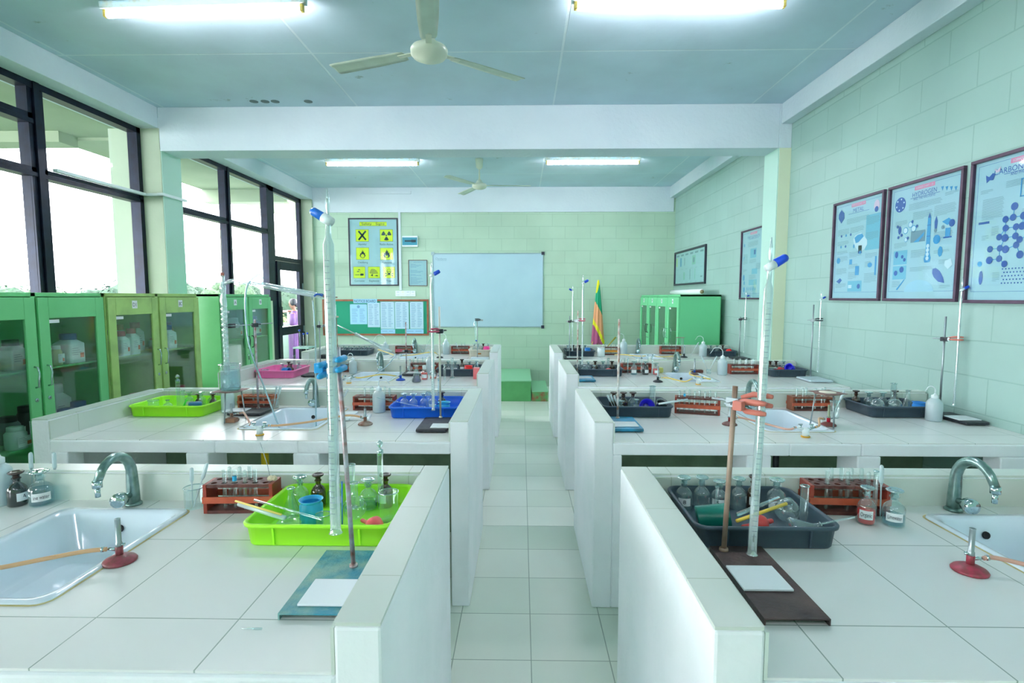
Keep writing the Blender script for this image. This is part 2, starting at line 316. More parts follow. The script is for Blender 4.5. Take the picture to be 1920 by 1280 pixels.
def fan(x, y, z, angs, r, label):
    t = thing('ceiling_fan', label, 'ceiling fan', (x, y, z), 0)
    MB().lathe([(.001, -.035), (.05, -.033), (.052, -.028), (.075, -.026), (.077, -.018), (.1, -.014), (.104, -.004), (.112, 0), (.115, .03), (.105, .045), (.06, .055), (.05, .075), (.03, .11)], 28).build('motor_housing', fanp, t)
    MB().lathe([(.012, .11), (.012, ZC-z-.14)], 10).build('downrod', fanp, t)
    MB().lathe([(.02, ZC-z-.16), (.05, ZC-z-.13), (.06, ZC-z-.02), (.062, ZC-z)], 18).build('canopy', fanp, t)
    for a in angs:
        b = MB().at((0, 0, .02), R(a), rx=R(8))
        b.loft([[(q, -w/2, 0), (q, -w/4, .006), (q, 0, .012), (q, w/4, .006), (q, w/2, 0), (q, w/4, .001), (q, 0, .006), (q, -w/4, .001)] for q, w in ((.17, .085), (.2, .1), (r*.55, .118), (r-.06, .125), (r-.01, .12), (r, .10))], 0, True)
        ob = b.build('blade', fanb, t)
        MB().at((0, 0, .02), R(a)).box((.09, -.018, 0), (.22, .018, .006)).build('blade_bracket', fanp, ob)
fan(-.575, 3.43, 3.29, (160, 38, 279), .72, 'cream three-bladed ceiling fan hanging in the near bay')
fan(-.66, 8.47, 3.50, (3, 118, 238), .80, 'cream three-bladed ceiling fan hanging beyond the cross beam')
hole = mat('open_conduit_hole', (92, 116, 116), .8)
for px in (476, 497, 516, 578):
    p = P(px, 190, ZC); tag(MB().lathe([(.045, -.004), (.045, 0)], 16).build('ceiling_outlet', hole, loc=p), 'round dark conduit outlet in the ceiling, %s' % {476: 'leftmost of the row of three', 497: 'middle of the row of three', 516: 'rightmost of the row of three', 578: 'apart from the row of three'}[px], 'ceiling outlet', 'conduit outlets in the ceiling')
# ---------------- benches ----------------
Y0 = [1.085, 2.965, 4.85, 6.735]; BD = 1.08; ZT, ZP = .98, 1.10
def hole_slab(mb, x0, y0, x1, y1, z0, z1, hx0, hy0, hx1, hy1, mi=0):
    mb.box((x0, y0, z0), (hx0, y1, z1), mi).box((hx1, y0, z0), (x1, y1, z1), mi).box((hx0, y0, z0), (hx1, hy0, z1), mi).box((hx0, hy1, z0), (hx1, y1, z1), mi)
BN = {('L', 0): 'front left bench', ('L', 1): 'second left bench', ('L', 2): 'third left bench', ('L', 3): 'rearmost left bench', ('R', 0): 'front right bench', ('R', 1): 'second right bench', ('R', 2): 'third right bench', ('R', 3): 'rearmost right bench'}
SX = {'L': (-1.77, -1.27), 'R': (1.50, 1.92)}
def bench(side, n):
    y0, y1 = Y0[n], Y0[n]+BD; L = side == 'L'
    xa, xi = (-.30, -.405) if L else (.41, .52)                   # aisle face / inner face of the parapet
    xe = -2.82 if L else XR-.003; xei = -2.72 if L else XR-.003
    where = {0: 'nearest the camera', 1: 'behind the nearest one', 2: 'behind the one with the %s' % ('condenser' if L else 'tripod'), 3: 'closest to the back wall'}[n]
    t = thing('laboratory_bench', '%s concrete laboratory bench with tiled top, %s' % ('left-hand' if L else 'right-hand', where), 'laboratory bench', ((xa+xe)/2, y0, 0))
    o = -(xa+xe)/2; b = MB().at((o, -y0, 0))
    b.box((min(xa, xi), y0, 0), (max(xa, xi), y1, ZP-.008))                       # aisle parapet
    b.box((min(xi, xe), y1-.09, 0), (max(xi, xe), y1, ZP-.008))                   # back upstand
    if L: b.box((xe, y0, 0), (xei, y1-.09, ZP-.008))
    hx0, hx1 = SX[side]; ax, bx = min(xi, xei), max(xi, xei)
    hole_slab(b, ax, y0, bx, y1-.09, .905, ZT-.006, hx0+.01, y0+.26, hx1-.01, y0+.88)
    piers = [(-1.93, -1.80), (-1.31, -1.16)] if L else [(1.27, 1.41), (1.89, 2.02)]
    for p0, p1 in piers: b.box((p0, y0, 0), (p1, y0+.2, .905))
    if L: b.box((-2.72, y0, 0), (-2.62, y0+.12, .905))
    else: b.box((2.68, y0, 0), (xei, y0+.12, .905)); b.box((.52, y0, 0), (.57, y0+.12, .905))
    b.build('concrete_body', conc, t, bevel=.008)
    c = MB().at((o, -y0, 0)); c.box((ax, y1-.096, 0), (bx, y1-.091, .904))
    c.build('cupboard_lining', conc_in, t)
    k = MB().at((o, -y0, 0)); hole_slab(k, ax, y0+.012, bx, y1-.09, ZT-.006, ZT, hx0+.01, y0+.26, hx1-.01, y0+.88); k.build('tiled_worktop', tile_top, t)
    k = MB().at((o, -y0, 0)); k.box((min(xa, xi)+.003, y0+.004, ZP-.008), (max(xa, xi)-.003, y1-.003, ZP)).box((ax, y1-.087, ZP-.008), (bx, y1-.003, ZP)).box((ax, y1-.098, ZT), (bx, y1-.09, ZP-.012))
    if L: k.box((xe+.003, y0+.004, ZP-.008), (xei-.003, y1-.09, ZP)).box((xei, y0+.004, ZT), (xei+.008, y1-.1, ZP-.012))
    k.box((xi if not L else xi-.008, y0+.004, ZT), (xi+.008 if not L else xi, y1-.1, ZP-.012))
    k.build('tiled_upstand', tile_up, t)
tile_up = blocks('upstand_tile', (0, 1), (214, 224, 214), (218, 227, 219), (186, 198, 182), .37, .44, .002, off=0, shift=(0, .2), bump=.1, rough=.3, fine=.01, nvar=.94)
for sd in 'LR':
    for n in range(4): bench(sd, n)
def sink(side, n):
    hx0, hx1 = SX[side]; y0, y1 = Y0[n]+.25, Y0[n]+.89; w, d = hx1-hx0, y1-y0
    t = thing('sink', 'white porcelain sink let into the %s' % BN[side, n], 'sink', ((hx0+hx1)/2, (y0+y1)/2, ZT))
    b = MB(); b.loft([rrect(w, d, .04, .0015), rrect(w-.004, d-.004, .04, .007), rrect(w-.05, d-.05, .05, .006), rrect(w-.07, d-.07, .05, -.005), rrect(w-.11, d-.11, .06, -.13), rrect(w-.16, d-.16, .06, -.15), rrect(.05, .05, .02, -.156)], 0, True, False, True)
    b.loft([rrect(w-.06, d-.06, .05, -.012), rrect(w-.10, d-.10, .06, -.14), rrect(.06, .06, .02, -.175)], 0, True, False, True)
    b.build('basin', porcelain, t)
    MB().loft([rrect(w+.014, d+.014, .046, .0006), rrect(w+.010, d+.010, .045, .0014), rrect(w-.006, d-.006, .04, .0014), rrect(w-.006, d-.006, .04, .0006)], 0, False, False, False, True).build('yellowed_sealant', mat('yellowed_caulk', (206, 196, 140), .6, noise=.2, nscale=9, c2=(170, 150, 96)), t)
    MB().lathe([(.022, -.156), (.022, -.152), (.006, -.151)], 14).build('drain', chrome, t)
    MB().at((0, d/2-.046, -.055), rx=pi/2-.15).lathe([(.011, 0), (.014, .0), (.013, .006), (.009, .002), (.001, .001)], 14).build('overflow_ring', black, t)
    MB().lathe([(.02, -.156), (.02, -.45)], 10).build('drain_pipe', iron, t)
def tap(side, n):
    x = -1.535 if side == 'L' else 1.665; y = Y0[n]+.94
    t = thing('faucet', 'swan-neck chrome faucet behind the sink of the %s' % BN[side, n], 'faucet', (x, y, ZT+.001))
    pts = [(0, 0, 0), (0, 0, .06), (0, -.002, .12)]+[(0, -.085+.083*cos(a), .13+.085*sin(a)) for a in [R(10+16*k) for k in range(9)]]+[(0, -.172, .148)]
    rs = [.024, .022, .02]+[.019-.0005*k for k in range(9)]+[.014]
    MB().tube(pts, rs, 14).lathe([(.03, 0), (.03, .006), (.024, .012)], 16).build('spout', tapm, t)
    MB().tube([(0, -.172, .155), (0, -.172, .13)], .016, 12).tube([(0, -.172, .13), (0, -.172, .095)], .009, 10).build('nozzle', chrome, t)
    h = MB().at((0, -.02, .045), rx=pi/2); h.lathe([(.012, 0), (.013, .03), (.026, .036), (.029, .06), (.025, .072), (.004, .074)], 12); h.build('handle', chrome, t)
for sd in 'LR':
    for n in range(4): sink(sd, n); tap(sd, n)
pp = P(497, 868, .6); tag(MB().lathe([(.022, 0), (.022, .89)], 12).build('gas_pipe', mat('yellow_paint', (240, 208, 20), .5), loc=(PY(497, 862, 3.2).x, 3.2, .003)), 'yellow gas pipe standing under the worktop of the second left bench', 'gas pipe')
#@@PART2
# ---------------- glassware and tools ----------------
T1 = ZT+.001; zt = T1+.0085
def bottle(loc, label, h=.155, r=.036, kind='clear', stop='glass', lab=None, liquid=None, group=None, rz=0, name='reagent_bottle'):
    if not rz: rz = -math.atan2(loc[0], loc[1])
    t = thing(name, label, 'bottle', K(loc, r), rz, group); g = {'clear': gl, 'amber': brown, 'smoke': MT.get('smoky_glass') or glass('smoky_glass', (120, 136, 138), .1, .8, .05, .25, (60, 68, 70))}[kind]
    n = .36*r; hb = h*.72
    MB().lathe([(r*.9, 0), (r, .004), (r, hb*.62), (r*.93, hb*.72), (r*.68, hb*.84), (n*1.05, hb*.93), (n, hb*.97), (n, hb*1.06), (n*1.35, hb*1.1), (n*1.3, hb*1.13)], 20, cap1=False).build('glass_body', g, t)
    sm = {'glass': gl_rim, 'dark': darkst, 'white': white_pl}[stop]
    if stop == 'white': MB().lathe([(n*1.2, hb*1.02), (n*1.5, hb*1.03), (n*1.5, h), (n*1.3, h+.002)], 16).build('cap', sm, t)
    else: MB().lathe([(n*.85, hb*1.0), (n*.95, hb*1.14), (n*1.0, h*.90), (r*.74, h*.945), (r*.80, h*.98), (r*.70, h), (r*.5, h*.98), (.001, h*.975)], 18).build('stopper', sm, t)
    if liquid: MB().lathe([(r*.86, .003), (r*.94, .006), (r*.94, hb*liquid[1]), (.001, hb*liquid[1])], 18).build('liquid', liquid[0], t)
    if lab is not None:
        b = MB(); a0 = lab[1] if isinstance(lab, tuple) else 0; a = .75
        pts = [(r*1.015*sin(a0+q), -r*1.015*cos(a0+q)) for q in [a*(k/3-1) for k in range(7)]]
        z0, z1 = hb*.22, hb*.55; vs = [(x, y, z0) for x, y in pts]+[(x, y, z1) for x, y in pts]+[(x*.99, y*.99, z0) for x, y in pts]+[(x*.99, y*.99, z1) for x, y in pts]
        b.add(vs, [(k, k+1, k+8, k+7) for k in range(6)]+[(k+14, k+21, k+22, k+15) for k in range(6)], 0, True); b.build('paper_label', label_m, t)
        s = lab[0] if isinstance(lab, tuple) else lab
        if s:
            q = MB().at((0, -r*1.03*cos(a0)-.001, 0)); text(q, s, r*1.0*sin(a0), hb*.33, min(hb*.16, .016), 0, 0, 'CENTER', min(r*1.15, r*.32*len(s))); q.build('printed_text', ink, t)
    return t
def wash_bottle(loc, label, h=.16, r=.036, lvl=.5, side=1, arch=.05, rz=0):
    t = thing('wash_bottle', label, 'wash bottle', loc, rz, 'squeeze wash bottles')
    MB().lathe([(r*.9, 0), (r, .006), (r, h*.72), (r*.93, h*.82), (r*.6, h*.93), (r*.36, h*.97), (r*.36, h)], 20, cap1=False).build('bottle_body', milky, t)
    MB().lathe([(r*.42, h*.97), (r*.44, h*.975), (r*.44, h*1.09), (r*.2, h*1.12), (.004, h*1.18)], 16).build('screw_cap', white_pl, t)
    MB().lathe([(r*.9, .006), (r*.95, .01), (r*.95, h*lvl), (.001, h*lvl)], 18).build('liquid', water, t)
    w = side*arch
    MB().tube([(0, 0, h*1.15), (0, 0, h*1.3)]+[(w-w*cos(a), 0, h*1.3+abs(arch)*.9*sin(a)) for a in [R(15*k) for k in range(1, 10)]]+[(w*1.75, 0, h*1.3+arch*.45), (w*2.2, 0, h*1.3-arch*.15)], [.0035]*10+[.003, .0025, .002], 8).build('spout_tube', white_pl, t)
    return t
def beaker(loc, label, r=.035, h=.09, liquid=None, name='beaker', seg=24, tilt=0, rz=0, m=None):
    t = thing(name, label, 'beaker', K(loc, r*1.1), rz, None, rx=tilt); m = m or gl
    MB().lathe([(.001, .001), (r*.92, 0), (r, .006), (r, h), (r*1.06, h+.003)], seg, cap0=False, cap1=False).build('glass_wall', m, t)
    b = MB(); b.loft([[(q*cos(2*pi*k/seg), q*sin(2*pi*k/seg), z) for k in range(seg)] for q, z in ((r*1.06, h+.003), (r*1.09, h+.005), (r*1.02, h+.007), (r*.99, h+.003))], 0, True, False, False, True); b.build('rim', gl_rim, t)
    if liquid: MB().lathe([(r*.9, .004), (r*.96, .008), (r*.96, h*liquid[1]), (.001, h*liquid[1])], seg).build('liquid', liquid[0], t)
    return t
def flask(loc, label, kind='round', r=.042, h=.13, tilt=0, rz=0, liquid=None, name=None, m=None):
    t = thing(name or ('conical_flask' if kind == 'cone' else 'round_bottom_flask'), label, 'flask', K(loc, r), rz, None, rx=tilt); n = r*.3; m = m or gl
    if kind == 'cone': pr = [(r*.9, 0), (r, .006), (r*.95, h*.12), (n*1.1, h*.72), (n, h*.78), (n, h*.97), (n*1.25, h)]
    else: pr = [(.004, .0)]+[(r*sin(a), r-r*cos(a)) for a in [R(15*k) for k in range(1, 11)]]+[(n, 1.95*r), (n, h*.98), (n*1.2, h)]
    MB().lathe(pr, 22, cap1=False).build('glass_body', m, t)
    if liquid:
        lv = liquid[1]*h
        if kind == 'cone': MB().lathe([(r*.86, .004), (r*.95, .008), (r*.9, h*.14), (r*.9-(r*.9-n)*(lv-h*.14)/(h*.58), lv), (.001, lv)], 20).build('liquid', liquid[0], t)
    b = MB(); b.loft([[(q*cos(2*pi*k/18), q*sin(2*pi*k/18), z) for k in range(18)] for q, z in ((n*1.2, h-.003), (n*1.45, h), (n*1.2, h+.003), (n, h))], 0, True, False, False, True); b.build('rim', gl_rim, t)
    return t
def cylinder(loc, label, r=.016, h=.2, tilt=0, rz=0, foot=True, stop=False, name='measuring_cylinder'):
    t = thing(name, label, 'measuring cylinder', K(loc, r*2 if foot else r*1.3), rz, None, rx=tilt)
    MB().lathe([(r*.95, .004), (r, .008), (r, h), (r*1.15, h+.002)], 18, cap1=False).build('glass_wall', gl, t)
    if foot: MB().lathe([(r*2, 0), (r*2, .003), (r*.9, .009)], 6).build('foot', gl_rim, t)
    b = MB(); b.loft([[(q*cos(2*pi*k/18), q*sin(2*pi*k/18), z) for k in range(18)] for q, z in ((r, h), (r*1.25, h+.002), (r*1.05, h+.005), (r*.9, h))], 0, True, False, False, True); b.build('rim', gl_rim, t)
    if stop: MB().lathe([(r*.9, h-.01), (r*1.1, h+.012), (r*.5, h+.016), (r*.4, h+.022), (r*1.0, h+.03), (r*1.0, h+.04), (r*.3, h+.05), (.001, h+.05)], 14).build('stopper', gl_rim, t)
    return t
def rod(a, b, r, label, name='glass_rod', cat='glass rod', m=None, group=None, seg=8):
    a, b = V(a), V(b); mb = MB(); mb.tube([(0, 0, 0), b-a], r, seg)
    o = mb.build(name, m or gl, loc=a); return tag(o, label, cat, group)
def dropper(a, b, label, group=None):
    a, b = V(a), V(b); d = b-a; t = thing('plastic_dropper', label, 'dropper', a, 0, group)
    MB().tube([d*0, d*.1, d*.6, d*.64], [.0012, .0025, .0028, .005], 8).build('stem', milky, t)
    MB().tube([d*.64, d*.68, d*.93, d*.98, d], [.005, .0075, .0075, .006, .002], 8).build('squeeze_bulb', milky, t)
    return t
def rack(loc, label, L=.26, W=.075, H=.085, n=6, rz=0, tubes=(), m=(redwood, railwood, darkwood), where='', tl=.15):
    t = thing('test_tube_rack', label, 'test tube rack', loc, rz, None); e = .014
    for s in (-1, 1): MB().box((s*L/2, -W/2, 0), (s*(L/2-e), W/2, H)).build('end_panel', m[0], t, bevel=.0015)
    MB().box((-L/2+e, -W/2, 0), (L/2-e, W/2, .012)).build('base_board', m[2], t)
    # top board drilled with two rows of holes
    b = MB(); zt = H-.012; xs = [-L/2+e+(L-2*e)*(k+.5)/n for k in range(n)]; hr = min(.011, (L-2*e)/n*.40)
    for j, cy in enumerate((-W/4, W/4)):
        for i, cx in enumerate(xs):
            hw = (L-2*e)/n/2; hd = W/4; N = 12
            out = []; inn = []
            for k in range(N):
                a = 2*pi*k/N+pi/N; q = min(hw/max(abs(cos(a)), 1e-6), hd/max(abs(sin(a)), 1e-6)); out.append((cx+q*cos(a), cy+q*sin(a))); inn.append((cx+hr*cos(a), cy+hr*sin(a)))
            vs = [(x, y, zt) for x, y in out]+[(x, y, zt) for x, y in inn]+[(x, y, H) for x, y in out]+[(x, y, H) for x, y in inn]
            fs = []
            for k in range(N):
                l = (k+1) % N; fs += [(k, k+N, l+N, l), (2*N+k, 2*N+l, 3*N+l, 3*N+k), (N+k, 3*N+k, 3*N+l, N+l), (k, l, 2*N+l, 2*N+k)]
            b.add(vs, fs)
            cs = [(cx-hw, cy-hd), (cx+hw, cy-hd), (cx+hw, cy+hd), (cx-hw, cy+hd)]
            b.box((cx-hw, cy-hd, zt+.0005), (cx-hw+.0005, cy-hd+.0005, H))
    b.build('top_board', m[0] if m[0] is not redwood else darkwood, t)
    for y in (-W/2-.004, W/2-.004): MB().box((-L/2-.002, y, H*.36), (L/2+.002, y+.008, H*.58)).build('side_rail', m[1], t, bevel=.001)
    proto = None
    Rz = M.Rotation(rz, 4, 'Z')
    for q in tubes:
        i, j = q[0], q[1]; inv = len(q) > 2 and q[2] == 'i'; hh = tl; cy = (-W/4, W/4)[j]; r = .0075
        p = V(loc)+(Rz @ V((xs[i], cy, .0125)))
        lab = 'test tube %s in the rack %s' % ('mouth down' if inv else 'upright', where)
        if len(q) > 2 and q[2] == 'b': lab = 'test tube with light blue sticker in the rack %s' % where
        mb = MB()
        if inv: mb.lathe([(r*1.15, 0), (r, .004), (r, hh-.01), (r*.75, hh-.003), (.001, hh)], 12, cap0=False)
        else: mb.lathe([(.001, 0), (r*.75, .003), (r, .01), (r, hh-.002), (r*1.18, hh)], 12, cap1=False)
        tt = thing('test_tube', lab, 'test tube', p, 0, None if 'sticker' in lab else ('test tubes mouth down in the rack ' if inv else 'test tubes upright in the rack ')+where)
        mb.build('glass_wall', gl, tt)
        if len(q) > 2 and q[2] == 'b': MB().lathe([(r*1.08, hh*.72), (r*1.08, hh*.84)], 12, cap0=False, cap1=False).build('sticker', lblue, tt)
    return t
CT = [0, 0, 0, 0]
def K(p, r):
    if abs(p[2]-zt) > .002 or abs(p[0]-CT[0]) > CT[2]/2 or abs(p[1]-CT[1]) > CT[3]/2: return p
    hx, hy = CT[2]/2-.027-r, CT[3]/2-.023-r
    return V((min(max(p[0], CT[0]-hx), CT[0]+hx), min(max(p[1], CT[1]-hy), CT[1]+hy), p[2]))
def tray(x0, y0, x1, y1, m, label, h=.078, rz=0):
    cx, cy = (x0+x1)/2, (y0+y1)/2; w, d = x1-x0, y1-y0
    t = thing('plastic_tray', label, 'tray', (cx, cy, T1), rz)
    b = MB(); lw = w-.038; ld = d-.030; CT[:] = [cx, cy, w, d]
    b.loft([rrect(lw-.01, ld-.01, .03, 0), rrect(lw, ld, .035, .006), rrect(w-.02, d-.02, .04, h-.012), rrect(w-.004, d-.004, .045, h-.012), rrect(w, d, .047, h-.004), rrect(w-.004, d-.004, .045, h), rrect(w-.022, d-.022, .04, h), rrect(w-.026, d-.026, .038, h-.008), rrect(lw-.006, ld-.006, .033, .008), rrect(lw-.02, ld-.02, .03, .004)], 0, True)
    b.build('tray_body', m, t)
    for s in (-.28, .28):
        for sy in (-1, 1): MB().loft([[(s*w-.003, sy*(ld/2+.0005), .007), (s*w+.003, sy*(ld/2+.0005), .007), (s*w+.003, sy*(ld/2+.004), .007), (s*w-.003, sy*(ld/2+.004), .007)][::sy], [(s*w-.003, sy*(d/2-.0095), h-.0125), (s*w+.003, sy*(d/2-.0095), h-.0125), (s*w+.003, sy*(d/2-.005), h-.0125), (s*w-.003, sy*(d/2-.005), h-.0125)][::sy]], 0, False).build('side_rib', m, t)
    return t
def stand(rodb, top, label, base=(0, 0, .16, .26), bm=iron, rm=steel, clamp=None, lean=(0, 0), name='retort_stand', rr=.006, ch=False):
    """rodb: rod foot on the bench, base: x/y offset of plate centre, width, depth; clamp: (z, arm dx, dy, jaw material)"""
    t = thing(name, label, 'retort stand', (rodb.x, rodb.y, T1)); ox, oy, w, d = base; b = MB()
    if ch:   # pressed sheet with folded edge
        b.box((ox-w/2, oy-d/2, .014), (ox+w/2, oy+d/2, .018)).box((ox-w/2, oy-d/2, 0), (ox-w/2+.004, oy+d/2, .014)).box((ox+w/2-.004, oy-d/2, 0), (ox+w/2, oy+d/2, .014)); zb = .018
    else:
        b.loft([rrect(w-.006, d-.006, .01, .005, 3, ox, oy), rrect(w, d, .012, .008, 3, ox, oy), rrect(w-.004, d-.004, .012, .020, 3, ox, oy), rrect(w-.02, d-.02, .01, .022, 3, ox, oy)], 0, False); zb = .022
        for sx in (-1, 1):
            for sy in (-1, 1): b.box((ox+sx*(w/2-.03)-.012, oy+sy*(d/2-.03)-.012, 0), (ox+sx*(w/2-.03)+.012, oy+sy*(d/2-.03)+.012, .006))
    b.build('base_plate', bm, t)
    MB().tube([(0, 0, zb-.002), (lean[0], lean[1], top-T1)], rr, 12).lathe([(rr*1.9, zb-.001), (rr*1.7, zb+.008)], 10).build('rod', rm, t)
    if clamp:
        z, dx, dy, jm = clamp[:4]; jr = (clamp[4] if len(clamp) > 4 else .0065)+.007; z -= T1; f = z/(top-T1); lx, ly = lean[0]*f, lean[1]*f; GR[0] = V((rodb.x+lx+dx*(1-.006/sqrt(dx*dx+dy*dy)), rodb.y+ly+dy*(1-.006/sqrt(dx*dx+dy*dy)), 0)); L = sqrt(dx*dx+dy*dy); a = math.atan2(dy, dx)
        h = MB().at((lx, ly, z), a); h.loft([[(-.02, -.014, -.014), (.018, -.014, -.014), (.018, .012, -.014), (-.02, .012, -.014)], [(-.02, -.014, .014), (.018, -.014, .014), (.018, .012, .014), (-.02, .012, .014)]], 0, False); h.tube([(-.015, 0, 0), (-.045, 0, .004)], .004, 8).tube([(-.045, -.012, .004), (-.045, .012, .004)], .004, 8).tube([(0, -.014, 0), (0, -.036, 0)], .004, 8).box((-.010, -.045, -.002), (.010, -.036, .002))
        h.build('boss_head', bm if bm in (iron,) else steel, t)
        g = MB().at((lx, ly, z), a); g.tube([(-L*.75, -.012, .004), (L-.05, -.004, .004)], .004, 8).build('clamp_arm', steel, t)
        j = MB().at((lx, ly, z), a)
        tk = clamp[5] if len(clamp) > 5 else 1
        for s, zz in ((1, 0), (-1, .0), (1, .018)) if tk == 1 else ((1, .0), (-1, .012), (1, .028), (-1, -.018)):
            j.tube([(L-.05-jr*.8, s*.004, zz*.6), (L-.02-jr*.8, s*jr, zz), (L, s*(jr+.0005), zz), (L+.018, s*(jr-.001), zz)], [.004*tk, .006*tk, .006*tk, .0045*tk], 8)
        if tk > 1: MB().at((lx, ly, z), a).box((.02, -.055, -.014), (.048, -.030, .014)).tube([(.034, -.03, 0), (.034, -.008, 0)], .005, 8).build('thumb_screw', jm, t, bevel=.004); jr += .003
        j.build('clamp_jaws', jm, t); MB().at((lx, ly, z), a).box((L-.078-jr*.8, -.010, -.009), (L-.04-jr*.8, .010, .012)).build('jaw_hinge', steel, t)
    return t
GR = [None]
def burette(x, y, z0, z1, label, side=1, fy=0, lean=(0, 0), r=.0065, stopm=None, knob=1.0):
    """clamped upside down: open end below at z0, tap and jet above up to z1"""
    t = thing('burette', label, 'burette', (x, y, z0), 0, 'upside-down burettes'); H = z1-z0
    lx, ly = lean; zt = H-.15
    q = lambda z: (lx*z/H, ly*z/H, z)
    b = MB(); b.tube([q(0), q(.004), q(.02), q(zt), q(zt+.02), q(zt+.058)], [r*1.35, r*1.1, r, r, r*.55, r*.5], 14, caps=False); b.build('graduated_tube', MT.get('burette_glass') or glass('burette_glass', (222, 238, 240), .30, .95, .06, .34, (238, 249, 250)), t)
    u = V((side*cos(fy), sin(fy), .55)).normalized()
    c = V(q(zt+.065)); MB().tube([c-u*.012, c+u*.016], [r*.9, r*1.0], 12).build('tap_barrel', white_pl, t)
    MB().tube([c+u*.016, c+u*.020, c+u*(.02+.030*knob), c+u*(.02+.036*knob)], [.007*knob, .012*knob, .0115*knob, .009*knob], 12).build('blue_knob', stopm or blue_pl, t)
    MB().tube([c, V(q(zt+.085)), V(q(zt+.10)), V(q(H-.03)), V(q(H))], [.003, .004, .0055, .005, .0015], 10).build('jet', MT['burette_glass'], t)
    if H > .6:
        g = MB(); k = .06
        while k < zt-.04:
            p = V(q(k)); w = .006 if int(round(k*1000/8)) % 5 else .009
            g.add([(p.x+r*1.03*sin(a), p.y-r*1.03*cos(a), p.z+dz) for a in (-.7, -.35, 0, w*55) for dz in (0, .0012)], [(0, 2, 3, 1), (2, 4, 5, 3), (4, 6, 7, 5)]); k += .016
        g.build('scale_marks', mat('grey_scale_ink', (120, 140, 150), .6), t)
    return t
def floor_tile(p, w, d, label, rz=0, dz=.024, tilt=0):
    b = MB(); b.box((-w/2, -d/2, 0), (w/2, d/2, .006)); o = b.build('white_tile', tile_w, loc=(p.x, p.y, ZT+dz), rz=rz, bevel=.001); return tag(o, label, 'tile')
def bunsen(loc, label, m, rz=0, h=.125, bm=None, barrel=None):
    t = thing('bunsen_burner', label, 'burner', loc, rz)
    MB().lathe([(.046, 0), (.047, .004), (.042, .010), (.026, .018), (.012, .023)], 26).build('base', m, t)
    MB().lathe([(.0105, .020), (.0105, .048), (.009, .05)], 16).build('gas_chamber', bm or m, t)
    MB().lathe([(.0095, .046), (.0095, .060), (.0078, .062), (.0078, h), (.0085, h+.002), (.0065, h+.002), (.0062, h-.02)], 16, cap1=False).build('barrel', barrel or steel, t)
    MB().tube([(-.008, 0, .040), (-.030, 0, .042)], [.006, .0045], 8).tube([(.006, 0, .054), (.016, 0, .054)], .005, 8).build('gas_inlet', chrome, t)
    return t
def hose(pts, label, m=None, r=.0065, name='gas_hose', ends=True):
    pts = [V(p) for p in pts]; out = []
    for i in range(len(pts)-1):
        p0, p1, p2, p3 = pts[max(i-1, 0)], pts[i], pts[i+1], pts[min(i+2, len(pts)-1)]
        for k in range(6):
            u = k/6; out.append(.5*((2*p1)+(p2-p0)*u+(2*p0-5*p1+4*p2-p3)*u*u+(3*p1-p0-3*p2+p3)*u**3))
    out.append(pts[-1]); t = thing(name, label, 'hose', pts[0]); MB().tube([p-pts[0] for p in out], r, 10).build('tubing', m or hose_m, t)
    if ends:
        for a, b in ((out[0], out[1]), (out[-1], out[-2])):
            d = (b-a).normalized()*.008; c = a-pts[0]+d; MB().tube([c, c+d*.8], r*1.25, 10).build('hose_clip', chrome, t)
    return t
def gas_tap(x, y, label):
    t = thing('gas_tap', label, 'gas tap', (x, y, T1))
    MB().lathe([(.024, 0), (.026, .004), (.022, .007)], 18).build('base_ring', mat('yellow_sealant', (238, 184, 60), .6), t)
    MB().lathe([(.019, .007), (.019, .045), (.017, .052), (.012, .054)], 18).build('turret', white_pl, t)
    for s in (-1, 1):
        v = MB(); v.tube([(s*.012, 0, .046), (s*.035, 0, .052), (s*.055, 0, .058)], [.008, .0075, .005], 10); v.build('valve_outlet', chrome if s > 0 else white_pl, t)
        MB().tube([(s*.032, 0, .052), (s*.032, 0, .072)], [.006, .008], 8).box((s*.032-.012, -.003, .070), (s*.032+.012, .003, .078)).build('valve_lever', chrome, t)
    return t
def cup(loc, label, m, r=.034, h=.07, tilt=0, rz=0, name='plastic_cup', handle=True, flare=1.0):
    t = thing(name, label, 'cup', K(loc, r*1.06*flare), rz, None, rx=tilt)
    MB().lathe([(.001, .001), (r*.92, 0), (r, .004), (r, h*.78), (r*.86, h*.86), (r*.86*flare, h*.9), (r*1.05*flare, h), (r*1.0*flare, h), (r*.8, h*.9), (r*.8, h*.85), (r*.93, h*.76), (r*.93, .006), (.001, .004)], 24, cap0=False, cap1=False).build('cup_body', m, t)
    if handle: MB().tube([(r*.96, 0, h*.72), (r*1.5, 0, h*.7), (r*1.62, 0, h*.45), (r*1.45, 0, h*.2), (r*.97, 0, h*.16)], .0045, 8).build('handle', m, t)
    return t
def mug(loc, label, m, rz=0, tilt=0, r=.04, h=.09):
    t = thing('plastic_mug', label, 'mug', loc, rz, None, rx=tilt)
    MB().lathe([(.001, .001), (r*.94, 0), (r*.98, .004), (r*.98, h-.006), (r*1.04, h-.004), (r*1.04, h), (r*.96, h), (r*.93, h-.006), (r*.93, .006), (.001, .005)], 28, cap0=False, cap1=False).build('mug_body', m, t)
    MB().tube([(r*.97, 0, h*.8), (r*1.5, 0, h*.78), (r*1.68, 0, h*.5), (r*1.5, 0, h*.24), (r*.97, 0, h*.2)], [.005, .0055, .0055, .0055, .005], 10).build('handle', m, t)
    return t
